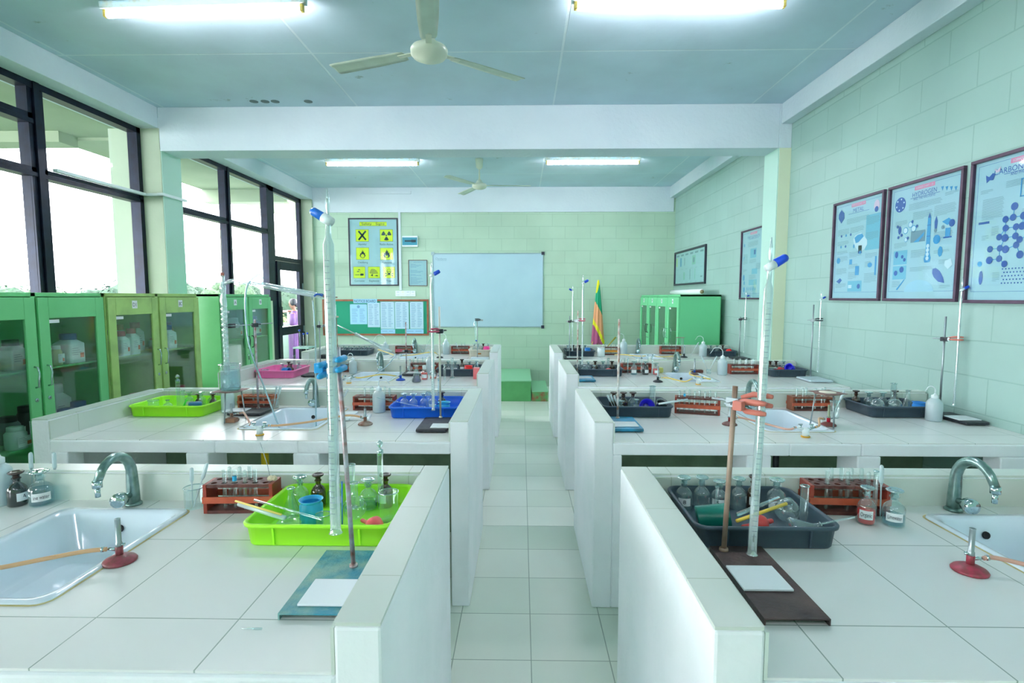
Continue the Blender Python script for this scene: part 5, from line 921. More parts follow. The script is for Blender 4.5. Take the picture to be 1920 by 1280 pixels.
bluec = mat('blue_cap', (30, 66, 150), .4); redc = mat('red_cap', (190, 44, 76), .4); blk = mat('black_cap', (22, 24, 40), .4); greyj = mat('grey_jar', (120, 132, 138), .3); yelj = mat('cream_jar', (206, 214, 170), .4)
JP = []
def jars(items):
    for px, z, l, w, h, c, b, sq, dx in items:
        dx = min(dx, .345-w/2); p = PX(px, 600, -3.60-dx); yr = PX(px, 600, -3.5).y
        for c0, c1 in ((1.86, 3.115), (3.145, 4.395), (4.425, 5.705), (6.125, 7.365)):
            if c0 <= yr <= c1+.02: p.y = min(max(p.y, c0+.02+w/2), c1-.02-w/2)
        best = None
        for e in [0]+[s*q*.01 for q in range(1, 30) for s in (1, -1)]:
            for f in (0, .05, -.04, .1, .15, .2):
                X, Y = -3.60-min(max(dx+f, -.02), .345-w/2), p.y+e
                if any(c0+.02+w/2 <= Y <= c1-.02-w/2 for c0, c1 in ((1.86, 3.115), (3.145, 4.395), (4.425, 5.705), (6.125, 7.365))) and all(abs(X-a) > (w+q)/2+.008 or abs(Y-b_) > (w+q)/2+.008 for a, b_, zz, q in JP if zz == z): best = (X, Y); break
            if best: break
        X, Y = best or (-3.60-dx, p.y); JP.append((X, Y, z, w)); jar(X, Y, z, l, w, h, c, b, sq)
jars([(16, 1.27, 'plastic-wrapped white jar on the middle shelf at the left frame edge', .13, .22, blk, white_pl, True, .1),
(62, 1.27, 'small white jar with dark lid beside the wrapped one, middle shelf', .09, .13, blk, white_pl, False, .02), (78, 1.27, 'small pale jar with white lid at the door edge, middle shelf of the left cabinet', .08, .09, white_pl, mat('teal_label', (110, 180, 200), .5), False, .0),
(125, 1.27, 'big square white jar with blue cap on the middle shelf', .15, .235, bluec, white_pl, True, .03), (150, 1.27, 'white jar with raspberry cap, right one on the middle shelf', .125, .13, redc, white_pl, False, .0), (141, 1.27, 'white jar with red cap behind the other red-capped one', .12, .21, redc, white_pl, False, .22), (108, 1.27, 'cream bottle half hidden by the door frame, middle shelf', .07, .15, white_pl, yelj, False, .02),
(12, .72, 'white jar with orange label on the lower shelf at the left frame edge', .13, .16, white_pl, white_pl, False, .0), (38, .72, 'grey jar with black cap on the lower shelf of the left cabinet', .14, .20, blk, greyj, False, .03), (22, .72, 'dark jar with black lid behind the others on the lower shelf', .14, .25, blk, blk, False, .18),
(112, .72, 'white jar with blue cap, left one on the lower shelf', .15, .20, bluec, white_pl, True, .0), (136, .72, 'white jar with blue cap, right one on the lower shelf', .14, .22, bluec, white_pl, True, .06), (112, .72, 'pale cardboard box at the back of the lower shelf', .16, .36, label_m, label_m, True, .26),
(224, 1.27, 'tall white bottle with red cap, left one in the lime cabinet', .10, .22, redc, white_pl, True, .0), (244, 1.27, 'tall white bottle with red cap, right one in the lime cabinet', .10, .24, redc, white_pl, True, .0), (252, 1.27, 'white bottle with red cap behind the right one in the lime cabinet', .11, .28, redc, white_pl, True, .18), (236, 1.27, 'cream jar between the two tall bottles in the lime cabinet', .08, .10, yelj, yelj, False, -.02), (214, 1.27, 'blue-capped jar at the left of the lime cabinet shelf', .12, .22, bluec, white_pl, False, .15), (233, 1.27, 'orange-capped bottle at the back of the lime cabinet shelf', .08, .26, mat('orange_cap', (230, 160, 50), .4), yelj, False, .24),
(247, .72, 'white jar with raspberry cap on the lower shelf of the lime cabinet', .15, .18, redc, white_pl, False, .0), (228, .72, 'black jar on the lower shelf of the lime cabinet', .11, .13, blk, blk, False, .06),
(311, 1.27, 'square white jar with blue cap behind the BC door', .13, .24, bluec, white_pl, True, .04), (322, 1.27, 'amber bottle with cream label behind the BC door', .11, .26, mat('brown_cap', (90, 60, 50), .4), mat('amber_jar', (170, 120, 80), .3), False, .18), (321, 1.27, 'small white jar with red cap behind the BC door', .08, .11, redc, white_pl, False, -.02), (331, 1.27, 'low white jar with white lid behind the BC door', .11, .10, white_pl, white_pl, False, .0),
(332, .72, 'white jar with red cap on the lower shelf behind the BC door', .11, .15, redc, white_pl, False, .0), (322, .72, 'low brown jar on the lower shelf behind the BC door', .12, .09, mat('brown_cap', (90, 60, 50), .4), mat('amber_jar', (170, 120, 80), .3), False, .08),
(437, 1.27, 'white canister in the cabinet beyond the column, left door', .16, .26, white_pl, white_pl, False, .1), (478, 1.27, 'blue-labelled carton in the cabinet beyond the column, right door', .18, .26, mat('blue_grey', (120, 150, 190), .5), mat('blue_grey', (120, 150, 190), .5), True, .1)])
# ======== back wall ========
FB = YB-.001
black_frame = mat('black_frame', (40, 44, 62), .35); paper_bl = mat('pale_blue_paper', (176, 208, 216), .5); yel = mat('sign_yellow', (226, 240, 40), .6); dk = mat('sign_ink', (26, 62, 74), .6)
FG = glass('picture_glass', (246, 252, 252), .03, .55, .04)
def frame(t, w, h, m, fw=.02, fd=.022, glazed=True):
    b = MB(); b.box((-w/2, -fd, -h/2), (w/2, 0, -h/2+fw)).box((-w/2, -fd, h/2-fw), (w/2, 0, h/2)).box((-w/2, -fd, -h/2+fw), (-w/2+fw, 0, h/2-fw)).box((w/2-fw, -fd, -h/2+fw), (w/2, 0, h/2-fw)); b.build('frame', m, t, bevel=.003)
    if glazed: MB().box((-w/2+fw, -.014, -h/2+fw), (w/2-fw, -.0125, h/2-fw)).build('glass_pane', FG, t)
# safety signs
sw, sh = .985, 1.33; t = thing('safety_sign_poster', 'framed Safety Signs poster with seven yellow hazard symbols on the back wall', 'poster', (-2.935, FB, 2.68), 0)
frame(t, sw, sh, black_frame, .025)
MB().box((-sw/2+.02, -.006, -sh/2+.02), (sw/2-.02, 0, sh/2-.02)).build('poster_sheet', paper_bl, t)
b = MB(); b.rect(-.27, .51, .27, .59, -.006, 0)
for k in range(24): b.rect(-.26+k*.022, .583, -.25+k*.022, .592, -.0066, 1); b.rect(-.26+k*.022, .508, -.25+k*.022, .517, -.0066, 1)
text(b, 'Safety', -.23, .53, .045, -.0066, 1, 'LEFT', .20); text(b, 'Signs', .05, .53, .045, -.0066, 1, 'LEFT', .17); b.build('title_banner', [yel, dk], t)
def symbol(kind, cx, cz, w, h, cap):
    b = MB(); b.rect(cx-w/2-.004, cz-h/2-.004, cx+w/2+.004, cz+h/2+.004, -.006, 1); b.rect(cx-w/2, cz-h/2, cx+w/2, cz+h/2, -.0066, 0); y = -.0072
    if kind == 'x':
        for s in (1, -1): b.flat([(cx-.085, cz-s*.075), (cx-.06, cz-s*.098), (cx+.085, cz+s*.075), (cx+.06, cz+s*.098)], y, 1)
    if kind == 'rad':
        b.flat(circ(cx, cz, .016), y, 1)
        for a0 in (90, 210, 330):
            a0 = R(a0+180); b.flat([(cx+q*cos(a0+d), cz+q*sin(a0+d)) for q, ds in ((.03, (-.5, -.25, 0, .25, .5)), (.098, (.5, .25, 0, -.25, -.5))) for d in ds], y, 1)
    if kind in ('flame', 'ox'):
        k = 1 if kind == 'flame' else .9; z0 = cz-.075
        b.flat([(cx+x*k, z0+z*k) for x, z in [(-.04, 0), (-.065, .04), (-.05, .075), (-.055, .10), (-.03, .085), (-.025, .125), (-.01, .12), (0, .165), (.012, .125), (.028, .13), (.03, .09), (.055, .105), (.05, .07), (.066, .04), (.04, 0)]], y, 1)
        if kind == 'flame': b.flat([(cx+x, z0+z) for x, z in [(-.022, .006), (-.03, .03), (-.012, .05), (0, .03), (.012, .055), (.03, .03), (.022, .006)]], y-.0007, 0)
        else: b.flat(circ(cx, cz-.045, .045), y-.0007, 1); b.flat(circ(cx, cz-.045, .036), y-.0014, 0)
    if kind == 'cor':
        b.flat([(cx-.085, cz-.045), (cx+.0, cz-.04), (cx+.0, cz-.052), (cx-.085, cz-.055)], y, 1); b.flat([(cx+.01, cz-.05), (cx+.03, cz-.02), (cx+.085, cz-.025), (cx+.085, cz-.06), (cx+.03, cz-.065)], y, 1)
        b.rect(cx-.045, cz+.01, cx+.0, cz+.025, y, 1); b.rect(cx-.02, cz+.045, cx+.015, cz+.06, y, 1)
        for q in range(3): b.rect(cx+.018, cz-.005+.02*q, cx+.025, cz+.003+.02*q, y, 1)
    if kind == 'exp':
        for a in range(12, 175, 17): a_ = R(a); b.flat([(cx-.03, cz-.03), (cx-.03+.105*cos(a_-.06)*(1 if a < 90 else .55), cz-.03+.10*sin(a_-.06)), (cx-.03+.105*cos(a_+.07)*(1 if a < 90 else .55), cz-.03+.10*sin(a_+.07))], y, 1)
        b.flat([(cx-.07, cz-.06), (cx-.03, cz-.03), (cx-.02, cz-.075)], y, 1); b.flat([(cx+.0, cz-.07), (cx+.06, cz-.05), (cx+.08, cz-.075)], y, 1)
    if kind == 'tox':
        b.flat(circ(cx, cz+.025, .045, 18), y, 1); b.flat(circ(cx, cz+.028, .037, 18), y-.0007, 0); b.rect(cx-.022, cz-.04, cx+.022, cz-.015, y, 1); b.flat(circ(cx-.015, cz+.018, .010), y-.0014, 1); b.flat(circ(cx+.015, cz+.018, .010), y-.0014, 1)
        for s in (1, -1):
            b.flat([(cx-.065, cz-s*.02-.045), (cx-.06, cz-s*.026-.045), (cx+.065, cz+s*.02-.045), (cx+.06, cz+s*.026-.045)], y, 1)
            for q in (1, -1): b.flat(circ(cx+q*.068, cz+s*.022-.045, .011), y, 1)
    b.build('hazard_symbol', [yel, dk], t)
    c = MB(); text(c, cap, cx, cz-h/2-.075, .04, -.006, 0, 'CENTER', .022*len(cap)); c.build('caption', dk, t)
for a in [('x', -.22, .325, .25, .23, 'Harmful'), ('rad', .26, .325, .25, .23, 'Radio Active'), ('ox', -.22, -.03, .25, .23, 'Oxidizing'), ('flame', .26, -.035, .25, .23, 'Flammable'), ('cor', -.295, -.40, .23, .22, 'Corrosive'), ('exp', .0, -.40, .23, .22, 'Explosive'), ('tox', .30, -.40, .23, .22, 'Toxic')]: symbol(*a)
# whiteboard
t = thing('whiteboard', 'large whiteboard with silver edge on the middle of the back wall', 'whiteboard', (-.67, FB, 1.925)); frame(t, 2.20, 1.47, alu_l, .018, .02, False)
MB().box((-1.085, -.010, -.72), (1.085, 0, .72)).build('writing_surface', mat('whiteboard_surface', (172, 206, 218), .22, noise=.2, nscale=2, c2=(166, 200, 214)), t)
for x in (-1, 1):
    for z in (-1, 1): MB().box((x*1.09-.03, -.024, z*.725-.03), (x*1.09+.03, -.0, z*.725+.03)).build('corner_cap', black_frame if x > 0 else alu_l, t)
q = MB(); text(q, 'Oxidants', -1.04, .60, .045, -.010, 0, 'LEFT', .22); q.rect(-1.0, .585, -.82, .59, -.010); q.build('marker_writing', mat('faded_marker', (120, 156, 176), .6), t)
# notice board
wood_b = mat('brown_board_wood', (160, 98, 66), .45, noise=.25, nscale=10, c2=(130, 74, 50)); t = thing('notice_board', 'green cloth NOTICE BOARD with brown wooden frame on the back wall', 'notice board', (-2.92, FB, 1.385)); frame(t, 2.13, .72, wood_b, .035, .03, False)
b = MB(); nx, nz = 40, 12; vs = [(-1.04+2.08*i/nx, -.014-.004*sin(i*.9+j*.5)*sin(j*.8), -.335+.67*j/nz) for j in range(nz+1) for i in range(nx+1)]
b.add(vs, [(j*(nx+1)+i, j*(nx+1)+i+1, (j+1)*(nx+1)+i+1, (j+1)*(nx+1)+i) for j in range(nz) for i in range(nx)], 0, True); b.box((-1.04, -.008, -.335), (1.04, 0, .335)); b.build('green_cloth', mat('green_cloth', (14, 146, 112), .7), t)
q = MB(); q.rect(-.435, .285, .04, .37, -.031, 0, .002); text(q, 'NOTICE BOARD', -.20, .302, .05, -.0335, 1, 'CENTER', .43); q.build('name_plate', [mat('plate_blue', (150, 206, 232), .5), mat('navy_ink', (24, 40, 110), .5)], t)
pb = mat('light_blue_sheet', (152, 206, 236), .6); pp_ = mat('pale_sheet', (176, 212, 228), .6); gi = mat('grey_blue_print', (104, 150, 190), .7); random.seed(9)
def sheet(x0, z0, x1, z1, m, label, crest=False):
    w, h = x1-x0, z1-z0; t = thing('pinned_paper', label, 'paper', ((x0+x1)/2, FB-.020, (z0+z1)/2)); MB().box((-w/2, -.0015, -h/2), (w/2, 0, h/2)).build('paper_sheet', m, t)
    q = MB(); n = int(h/.028)
    for k in range(1, n-1):
        z = h/2-.02-k*.028
        if crest and k < 3: continue
        q.rect(-w*.40, z, -w*.40+w*random.choice((.25, .35, .3)), z+.008, -.0016); q.rect(w*.06, z, w*.06+w*random.choice((.2, .32, .28)), z+.008, -.0016)
    if crest: q.flat(circ(0, h/2-.05, .03), -.0016)
    q.build('printed_text', gi, t)
    for s in (-1, 1): MB().at((s*(w/2-.012), -.0018, h/2-.012), rx=pi/2).lathe([(.006, 0), (.005, .005), (.001, .006)], 8).build('pin', chrome, t)
for a in [(-3.43, 1.25, -3.09, 1.65, pb, 'small light blue sheet with a round crest on the notice board', True), (-3.08, 1.19, -2.83, 1.68, pp_, 'tall pale sheet just right of the crest sheet'), (-2.82, 1.16, -2.54, 1.70, pp_, 'tall pale sheet with a small heart-shaped drawing, middle of the board'), (-2.53, 1.16, -2.25, 1.70, pp_, 'tall pale sheet second from the right end of the board'), (-2.23, 1.16, -1.96, 1.70, pp_, 'tall pale sheet at the right end of the board'), (-2.82, 1.06, -2.53, 1.155, pb, 'light blue sheet under the middle of the board, left of the gap'), (-2.33, 1.06, -1.96, 1.155, pb, 'light blue sheet at the lower right corner of the board')]:
    x0, z0, x1, z1 = a[:4]
    if z1 < 1.2: z1 = 1.155; z0 = 1.065
    sheet(x0, z0, x1, z1, *a[4:])
t = thing('framed_notice', 'small framed list of rules between the conduit and the whiteboard', 'framed notice', (-2.06, FB, 2.268)); frame(t, .375, .515, mat('dark_brown_frame', (92, 58, 56), .4), .012, .015); MB().box((-.18, -.004, -.25), (.18, 0, .25)).build('paper_sheet', paper_bl, t)
q = MB(); text(q, 'LABORATORY RULES', 0, .205, .016, -.004, 0, 'CENTER', .18)
for k in range(20):
    if k not in (4, 5, 9, 12): q.rect(-.145, .17-k*.02, -.145+(.10+.16*((k*37) % 10)/10), .175-k*.02, -.004)
q.build('printed_text', gi, t)
t = thing('distribution_box', 'small electrical distribution box with a teal door on the conduit', 'electrical box', (-2.20, FB, 2.885)); MB().box((-.155, -.06, -.105), (.155, 0, .105)).build('box_body', white_pl, t, bevel=.006); MB().box((-.15, -.066, -.075), (.145, -.060, .075)).build('door', mat('teal_door', (52, 146, 172), .3), t, bevel=.003); MB().box((-.10, -.068, -.01), (.11, -.066, .02)).box((.03, -.0685, -.02), (.12, -.0662, .028)).build('breaker_window', dk, t)
t = thing('conduit', 'white cable conduit running down the back wall beside the safety signs', 'conduit', (-2.385, FB, 0)); MB().box((-.045, -.03, 1.93), (.0, 0, 3.90)).build('vertical_duct', plaster, t, bevel=.002); MB().box((-.72, -.055, 3.80), (.22, -.032, 3.86)).build('horizontal_duct', plaster, t, bevel=.002)
t = thing('socket_strip', 'row of four white wall sockets at the foot of the conduit', 'wall sockets', (-2.31, FB, 1.862))
for k in range(4): o = MB().box((-.20+k*.1, -.03, -.055), (-.103+k*.1, 0, .055)).build('socket_plate', white_pl, t, bevel=.003); MB().rect(-.17+k*.1, .025, -.155+k*.1, .035, -.0305).rect(-.145+k*.1, .025, -.13+k*.1, .035, -.0305).rect(-.17+k*.1, -.03, -.16+k*.1, -.02, -.0305).rect(-.14+k*.1, -.03, -.13+k*.1, -.02, -.0305).build('socket_holes', gi if k != 1 else yel, o)
# folded flag on a pole
fm = [mat('flag_yellow', (232, 226, 30), .7), mat('flag_green', (20, 160, 116), .7), mat('flag_orange', (232, 166, 120), .7), mat('flag_maroon', (176, 86, 130), .7)]
t = thing('flag', 'furled flag in green, orange, yellow and maroon standing against the back wall', 'flag', (1.485, 10.42, 0)); b = MB(); n = 48; lev = []
hs = [2.12-1.24*k/50 for k in range(51)]
for z in hs:
    f = (2.12-z)/1.24; r = .012+.105*f**.8
    lev.append([(r*(1+.16*sin(7*2*pi*k/n+1.5*f))*cos(2*pi*k/n), r*(.6+.1*sin(7*2*pi*k/n+1.5*f))*sin(2*pi*k/n), z+(.02*sin(2*pi*k/n*3) if f > .98 else 0)) for k in range(n)])
b.loft(lev, 0, True)
ni = len(b.f)
for i in range(ni):
    c = sum((b.v[j] for j in b.f[i]), V((0, 0, 0)))/len(b.f[i]); f = (2.12-c.z)/1.24; u = f-c.x*1.6
    b.mi[i] = 0 if f < .13-c.x*3 and f < .2 else (1 if u < .42 else (2 if u < .74 else (0 if u < .84 else 3)))
b.build('cloth', fm, t); MB().tube([(0, 0, 0), (0, 0, 2.10)], .010, 8).build('pole', wood_b, t); MB().lathe([(.12, 0), (.12, .02), (.03, .05), (.02, .10)], 16).build('foot', iron, t)
MB().tube([(-.10, -.05, .93), (-.12, -.06, .86), (-.09, -.06, .80), (-.07, -.05, .76)], .006, 6).build('fringe', fm[0], t)
# green steps
gs = mat('step_green_paint', (96, 176, 108), .5, noise=.22, nscale=5, c2=(84, 160, 96)); gs2 = mat('step_top_paint', (140, 204, 160), .45)
b = MB(); b.box((-.60, 9.09, 0), (.165, 10.62, .345)); o = tag(b.build('platform_step', gs, bevel=.004), 'large green wooden platform at the end of the aisle before the back wall', 'platform'); MB().box((-.61, 9.08, .345), (.17, 10.62, .362)).build('tread', gs2, o)
b = MB(); b.box((.18, 9.09, 0), (.455, 10.25, .165)); o = tag(b.build('low_step', mat('chipped_green', (104, 170, 106), .5, noise=.13, nscale=9, c2=(164, 98, 70)), bevel=.004), 'lower green step with chipped paint beside the green platform', 'step'); MB().box((.178, 9.08, .165), (.462, 10.26, .18)).build('tread', gs2, o)
# stools and a few burettes by the glazed door
sp = mat('pale_stool_top', (160, 200, 190), .3)
for i, (x, y, z) in enumerate([(-3.86, 9.35, .92), (-3.55, 9.30, .86), (-3.22, 9.30, .80)]):
    t = thing('wooden_stool', 'pale-topped dark-legged stool before the glazed door, %s' % ['tallest of three', 'middle one', 'lowest of three'][i], 'stool', (x, y, 0)); MB().box((-.14, -.14, z-.03), (.14, .14, z)).build('seat', sp, t, bevel=.004)
    for sx in (-1, 1):
        for sy in (-1, 1): MB().box((sx*.12-.015, sy*.12-.015, 0), (sx*.12+.015, sy*.12+.015, z-.03)).build('leg', black_frame, t)
    MB().box((-.12, -.13, z*.55), (.12, -.11, z*.55+.03)).build('rail', sp, t)
for i, (x, zz) in enumerate([(-3.93, 1.22), (-3.86, 1.16), (-3.79, 1.17)]):
    t = thing('burette_tip', 'short burette with blue knob standing on the tallest stool, %s' % ['left one', 'middle one', 'right one'][i], 'burette', (x, 9.35, .9205)); MB().lathe([(.015, 0), (.006, .004), (.005, zz-.95)], 10).build('glass_stem', gl, t); MB().lathe([(.018, zz-.95), (.020, zz-.935), (.012, zz-.92)], 10).build('blue_knob', blue_pl, t)
# ======== charts on the right wall ========
plum = mat('plum_frame', (84, 58, 84), .35, noise=.25, nscale=12, c2=(56, 40, 58)); chart = mat('chart_paper', (168, 200, 212), .4); tint = mat('chart_tint', (110, 182, 208), .5); cyan = mat('chart_cyan', (36, 146, 206), .5); navy = mat('chart_navy', (12, 76, 166), .5); pinkb = mat('chart_pink', (238, 130, 170), .5); lightc = mat('chart_pale', (206, 222, 232), .5); palepink = mat('chart_pale_pink', (228, 190, 210), .5)
def chart_poster(name, label, yc, title, sub, no, w=.715, h=.915, zc=2.222, xw=XR-.001, w_hint=0):
    t = thing(name, label, 'poster', (xw, yc, zc), R(-90)); frame(t, w, h, plum, .022, .026); MB().box((-w/2+.015, -.005, -h/2+.015), (w/2-.015, 0, h/2-.015)).build('poster_sheet', chart, t)
    b = MB(); y = -.005; x0, x1, z0, z1 = -w/2+.045, w/2-.045, -h/2+.075, h/2-.045
    for a in ((x0, z0, x1, z0+.002), (x0, z1-.002, x1, z1), (x0, z0, x0+.002, z1), (x1-.002, z0, x1, z1)): b.rect(a[0], a[1], a[2], a[3], y)
    text(b, title, 0, z1-.078, .034, y, 0, 'CENTER', .030*len(title)); text(b, sub, 0, z1-.103, .017, y, 0, 'CENTER', .0135*len(sub)) if sub else None
    b.rect(-.14, z1-.087, .15, z1-.084, y); b.build('heading', navy, t)
    b = MB(); b.rect(-.10, z1-.03, .10, z1+.0, y-.0003, 0); text(b, no, 0, z1-.022, .014, y-.001, 1, 'CENTER', .17); b.build('pink_banner', [pinkb, lightc], t)
    return t, y
def lines(b, x0, z1, w, n, y=-.005, s=.0085):
    for k in range(n): b.rect(x0, z1-k*s-.0022, x0+w*(1 if k < n-1 else .6)*(.97+.03*((k*7) % 3)), z1-k*s, y)
gtx = mat('chart_text', (110, 140, 156), .7)
# METAL
t, y = chart_poster('metal_chart', 'framed chart titled METAL, smallest-looking of the three on the near right wall', 4.88, 'METAL', '', 'SCIENCE CHART - 09')
b = MB(); b.rect(.12, -.02, .305, .28, y, 0); b.rect(-.10, -.375, .10, -.28, y, 0); b.build('tinted_panels', tint, t)
b = MB()
for a in [(-.29, .20, .17, 7), (-.10, .20, .19, 6), (-.29, .09, .17, 5), (-.29, .0, .16, 4), (-.29, -.05, .17, 6), (-.1, -.02, .18, 6), (-.29, -.16, .16, 7), (-.1, -.13, .13, 5), (-.1, -.2, .12, 8), (-.29, -.30, .16, 5), (.13, .26, .16, 8), (.13, .13, .16, 8), (.13, -.05, .16, 5), (.13, -.12, .08, 6), (.13, -.22, .16, 10), (-.16, .285, .32, 6)]: lines(b, a[0], a[1], a[2], a[3], y-.0007)
b.build('text_columns', gtx, t)
b = MB(); y2 = y-.0014
b.flat([(-.02, .125), (.06, .14), (.10, .11), (.145, .07), (.15, .03), (.12, -.005), (.06, -.03), (.02, -.01), (-.03, .04), (-.05, .09)], y2, 1); b.flat([(-.03, .105), (.01, .125), (.075, .13), (.10, .105), (.03, .06), (-.01, .055)], y2-.0007, 0)
for p in [(-.035, .03), (.06, -.03)]: b.flat(circ(p[0], p[1], .018, 14, .6), y2-.0007, 0)
b.build('car_drawing', [cyan, lightc], t)
b = MB(); b.flat([(-.29, .35), (-.25, .385), (-.205, .35), (-.20, .30), (-.245, .26), (-.29, .31)], y2, 0); b.flat(circ(.25, .345, .04, 18, .9, 1.2), y2, 2); b.flat(circ(.25, .315, .024, 14), y2-.0007, 0); b.flat(circ(-.26, -.085, .028), y2, 1); b.rect(.03, -.04, .08, .03, y2, 0); b.rect(.0, -.23, .055, -.15, y2, 1); b.flat(circ(.20, -.15, .03, 14, 1, .7), y2, 1); b.rect(.265, -.24, .285, -.08, y2, 1); b.flat([(-.28, -.28), (-.22, -.25), (-.19, -.27), (-.23, -.30)], y2, 0); b.flat(circ(.06, -.33, .022), y2, 0); b.rect(-.09, -.345, -.04, -.315, y2, 3); b.rect(-.09, -.13, -.05, -.085, y2, 1)
for k in range(5): b.flat(circ(-.23+.07*(k % 3), .14-.10*(k//3), .012), y2, k % 2)
b.build('illustrations', [navy, cyan, palepink, lightc], t)
# HYDROGEN
t, y = chart_poster('hydrogen_chart', 'framed chart titled HYDROGEN with a rocket drawing on the near right wall', 4.10, 'HYDROGEN', 'AND THE HALOGENS', 'SCIENCE CHART - 05', w=.745)
b = MB(); b.rect(-.29, -.17, -.14, -.06, y, 0); b.rect(-.29, -.285, -.14, -.18, y, 0); b.build('tinted_panels', tint, t)
b = MB()
for a in [(-.15, .285, .32, 6), (-.29, .17, .13, 5), (-.10, .215, .19, 7), (.11, .23, .19, 9), (.12, .04, .17, 6), (-.29, -.0, .14, 5), (-.1, -.07, .17, 7), (-.10, -.20, .22, 4), (.18, -.16, .09, 4), (-.29, -.30, .09, 6), (.13, -.09, .14, 3), (.2, -.34, .1, 3), (.2, .31, .12, 3)]: lines(b, a[0], a[1], a[2], a[3], y-.0007)
b.build('text_columns', gtx, t)
b = MB(); b.flat([(.07, .19), (.055, .16), (.052, .02), (.05, -.10), (.035, -.14), (.045, -.17), (.095, -.17), (.105, -.14), (.09, -.10), (.088, .02), (.085, .16)], y2, 0); b.flat([(.07, .19), (.058, .155), (.082, .155)], y2-.0007, 1)
for k in range(4): b.flat(circ(.07, -.05-.03*k, .015, 12), y2-.0007, 2)
b.rect(.052, .10, .088, .104, y2-.0007, 1); b.rect(.052, .02, .088, .024, y2-.0007, 1); b.build('rocket_drawing', [cyan, navy, lightc], t)
b = MB(); b.flat(circ(-.245, .30, .058, 24), y2, 0)
for a in range(6): b.flat(circ(-.245+.042*cos(a*1.05+.3), .30+.042*sin(a*1.05+.3), .007, 8), y2-.0007, 3)
b.flat(circ(-.235, .10, .022, 14, .8, 1.5, .5), y2, 0)
for p, r in [((-.17, .09), .026), ((-.12, .13), .024), ((-.085, .095), .026), ((-.16, .02), .018)]: b.flat(circ(*p, r), y2, 1); b.flat(circ(*p, r*.8), y2-.0007, 3)
for p in [(-.10, .15), (-.05, .11), (-.26, .13), (-.21, .06), (-.245, .045), (-.14, .03)]: b.flat(circ(*p, .012), y2-.0014, 0)
b.rect(-.11, -.01, .035, .075, y2, 4); b.flat([(-.08, -.01), (-.03, .02), (.03, .06), (.02, .03), (-.02, .0), (-.02, -.01)], y2-.0007, 1)
b.flat([(.12, .12), (.135, .16), (.15, .12), (.145, .06), (.125, .06)], y2, 0); b.flat(circ(.135, .055, .014), y2-.0007, 4); b.flat(circ(.20, .07, .014), y2, 4); b.flat([(.19, .11), (.25, .13), (.29, .10), (.24, .08)], y2, 1); b.flat(circ(.28, .09, .026), y2-.0007, 0)
for k in range(4): b.flat([(.16+.04*k, .36-.008*k), (.175+.04*k, .33-.008*k), (.185+.04*k, .36-.008*k)], y2, 1)
b.flat(circ(.15, -.01, .034, 9), y2, 1); b.rect(.225, .0, .27, .06, y2, 1); b.rect(.21, -.01, .285, .0, y2, 0); b.flat(circ(.19, -.10, .028, 7, .8, 1.4), y2, 1)
b.flat([(.13, -.22), (.16, -.215), (.20, -.24), (.235, -.29), (.245, -.325), (.19, -.315), (.145, -.28), (.128, -.25)], y2, 0); b.flat([(.24, -.17), (.29, -.155), (.31, -.20), (.27, -.23), (.235, -.20)], y2, 3)
b.flat(circ(-.255, -.09, .022, 14, .8, 1.2), y2, 0); b.flat(circ(-.19, -.11, .014), y2, 0); b.flat(circ(-.165, -.135, .014), y2, 0); b.flat(circ(-.255, -.235, .02), y2, 0); b.flat(circ(-.19, -.21, .024), y2, 0); b.flat([(-.24, -.365), (-.225, -.37), (-.15, -.29), (-.155, -.285)], y2, 1)
b.flat(circ(0, -.385, .15, 28, 1, .6)[:15], y2, 5); b.build('illustrations', [navy, cyan, cyan, lightc, mat('photo_grey', (110, 140, 160), .5), mat('chart_haze', (164, 204, 224), .5)], t)
# CARBON
t, y = chart_poster('carbon_chart', 'framed chart titled CARBON with a blue ball-and-stick molecule, cut by the right frame edge', 3.30, 'CARBON, OXYGEN', 'AND PHOSPHORUS', 'SCIENCE CHART - 06', w=.745, h=.93)
b = MB()
for a in [(-.28, .14+.06, .15, 16), (-.12, .285, .35, 5), (-.30, .33-.07, .09, 3), (-.20, .02, .05, 7), (-.27, -.03, .05, 4), (-.17, -.27, .05, 7), (.0, .10, .08, 5), (.12, -.22, .1, 5)]: lines(b, a[0], a[1], a[2], a[3], y-.0007)
b.build('text_columns', gtx, t)
b = MB(); nodes = [(-.05, .125), (-.055, .06), (-.105, .055), (.015, .06), (-.10, .0), (-.03, .0), (.01, .0), (.10, .01), (-.14, -.05), (-.10, -.06), (-.03, -.055), (.09, -.04), (.16, .02), (-.20, -.12), (-.13, -.12), (-.09, -.13), (-.02, -.11), (.0, -.08), (-.20, -.19), (-.13, -.185), (-.09, -.22), (.01, -.17), (.15, -.07), (.2, -.12), (.22, .05)]
for i, j in [(0, 1), (1, 2), (1, 3), (2, 4), (4, 5), (5, 6), (3, 6), (6, 7), (4, 8), (4, 9), (5, 10), (7, 11), (7, 12), (8, 9), (9, 10), (10, 17), (13, 14), (14, 15), (9, 14), (15, 16), (16, 17), (18, 19), (14, 19), (19, 20), (16, 21), (17, 11), (11, 22), (22, 23), (12, 24)]:
    (xa, za), (xb_, zb_) = nodes[i], nodes[j]; dx, dz = xb_-xa, zb_-za; l = sqrt(dx*dx+dz*dz); nx_, nz_ = -dz/l*.0022, dx/l*.0022; b.flat([(xa+nx_, za+nz_), (xb_+nx_, zb_+nz_), (xb_-nx_, zb_-nz_), (xa-nx_, za-nz_)], y2, 1)
for k, p in enumerate(nodes): b.flat(circ(p[0], p[1], .021 if k % 3 else .024, 14), y2-.0007, 0)
b.build('molecule_drawing', [navy, cyan], t)
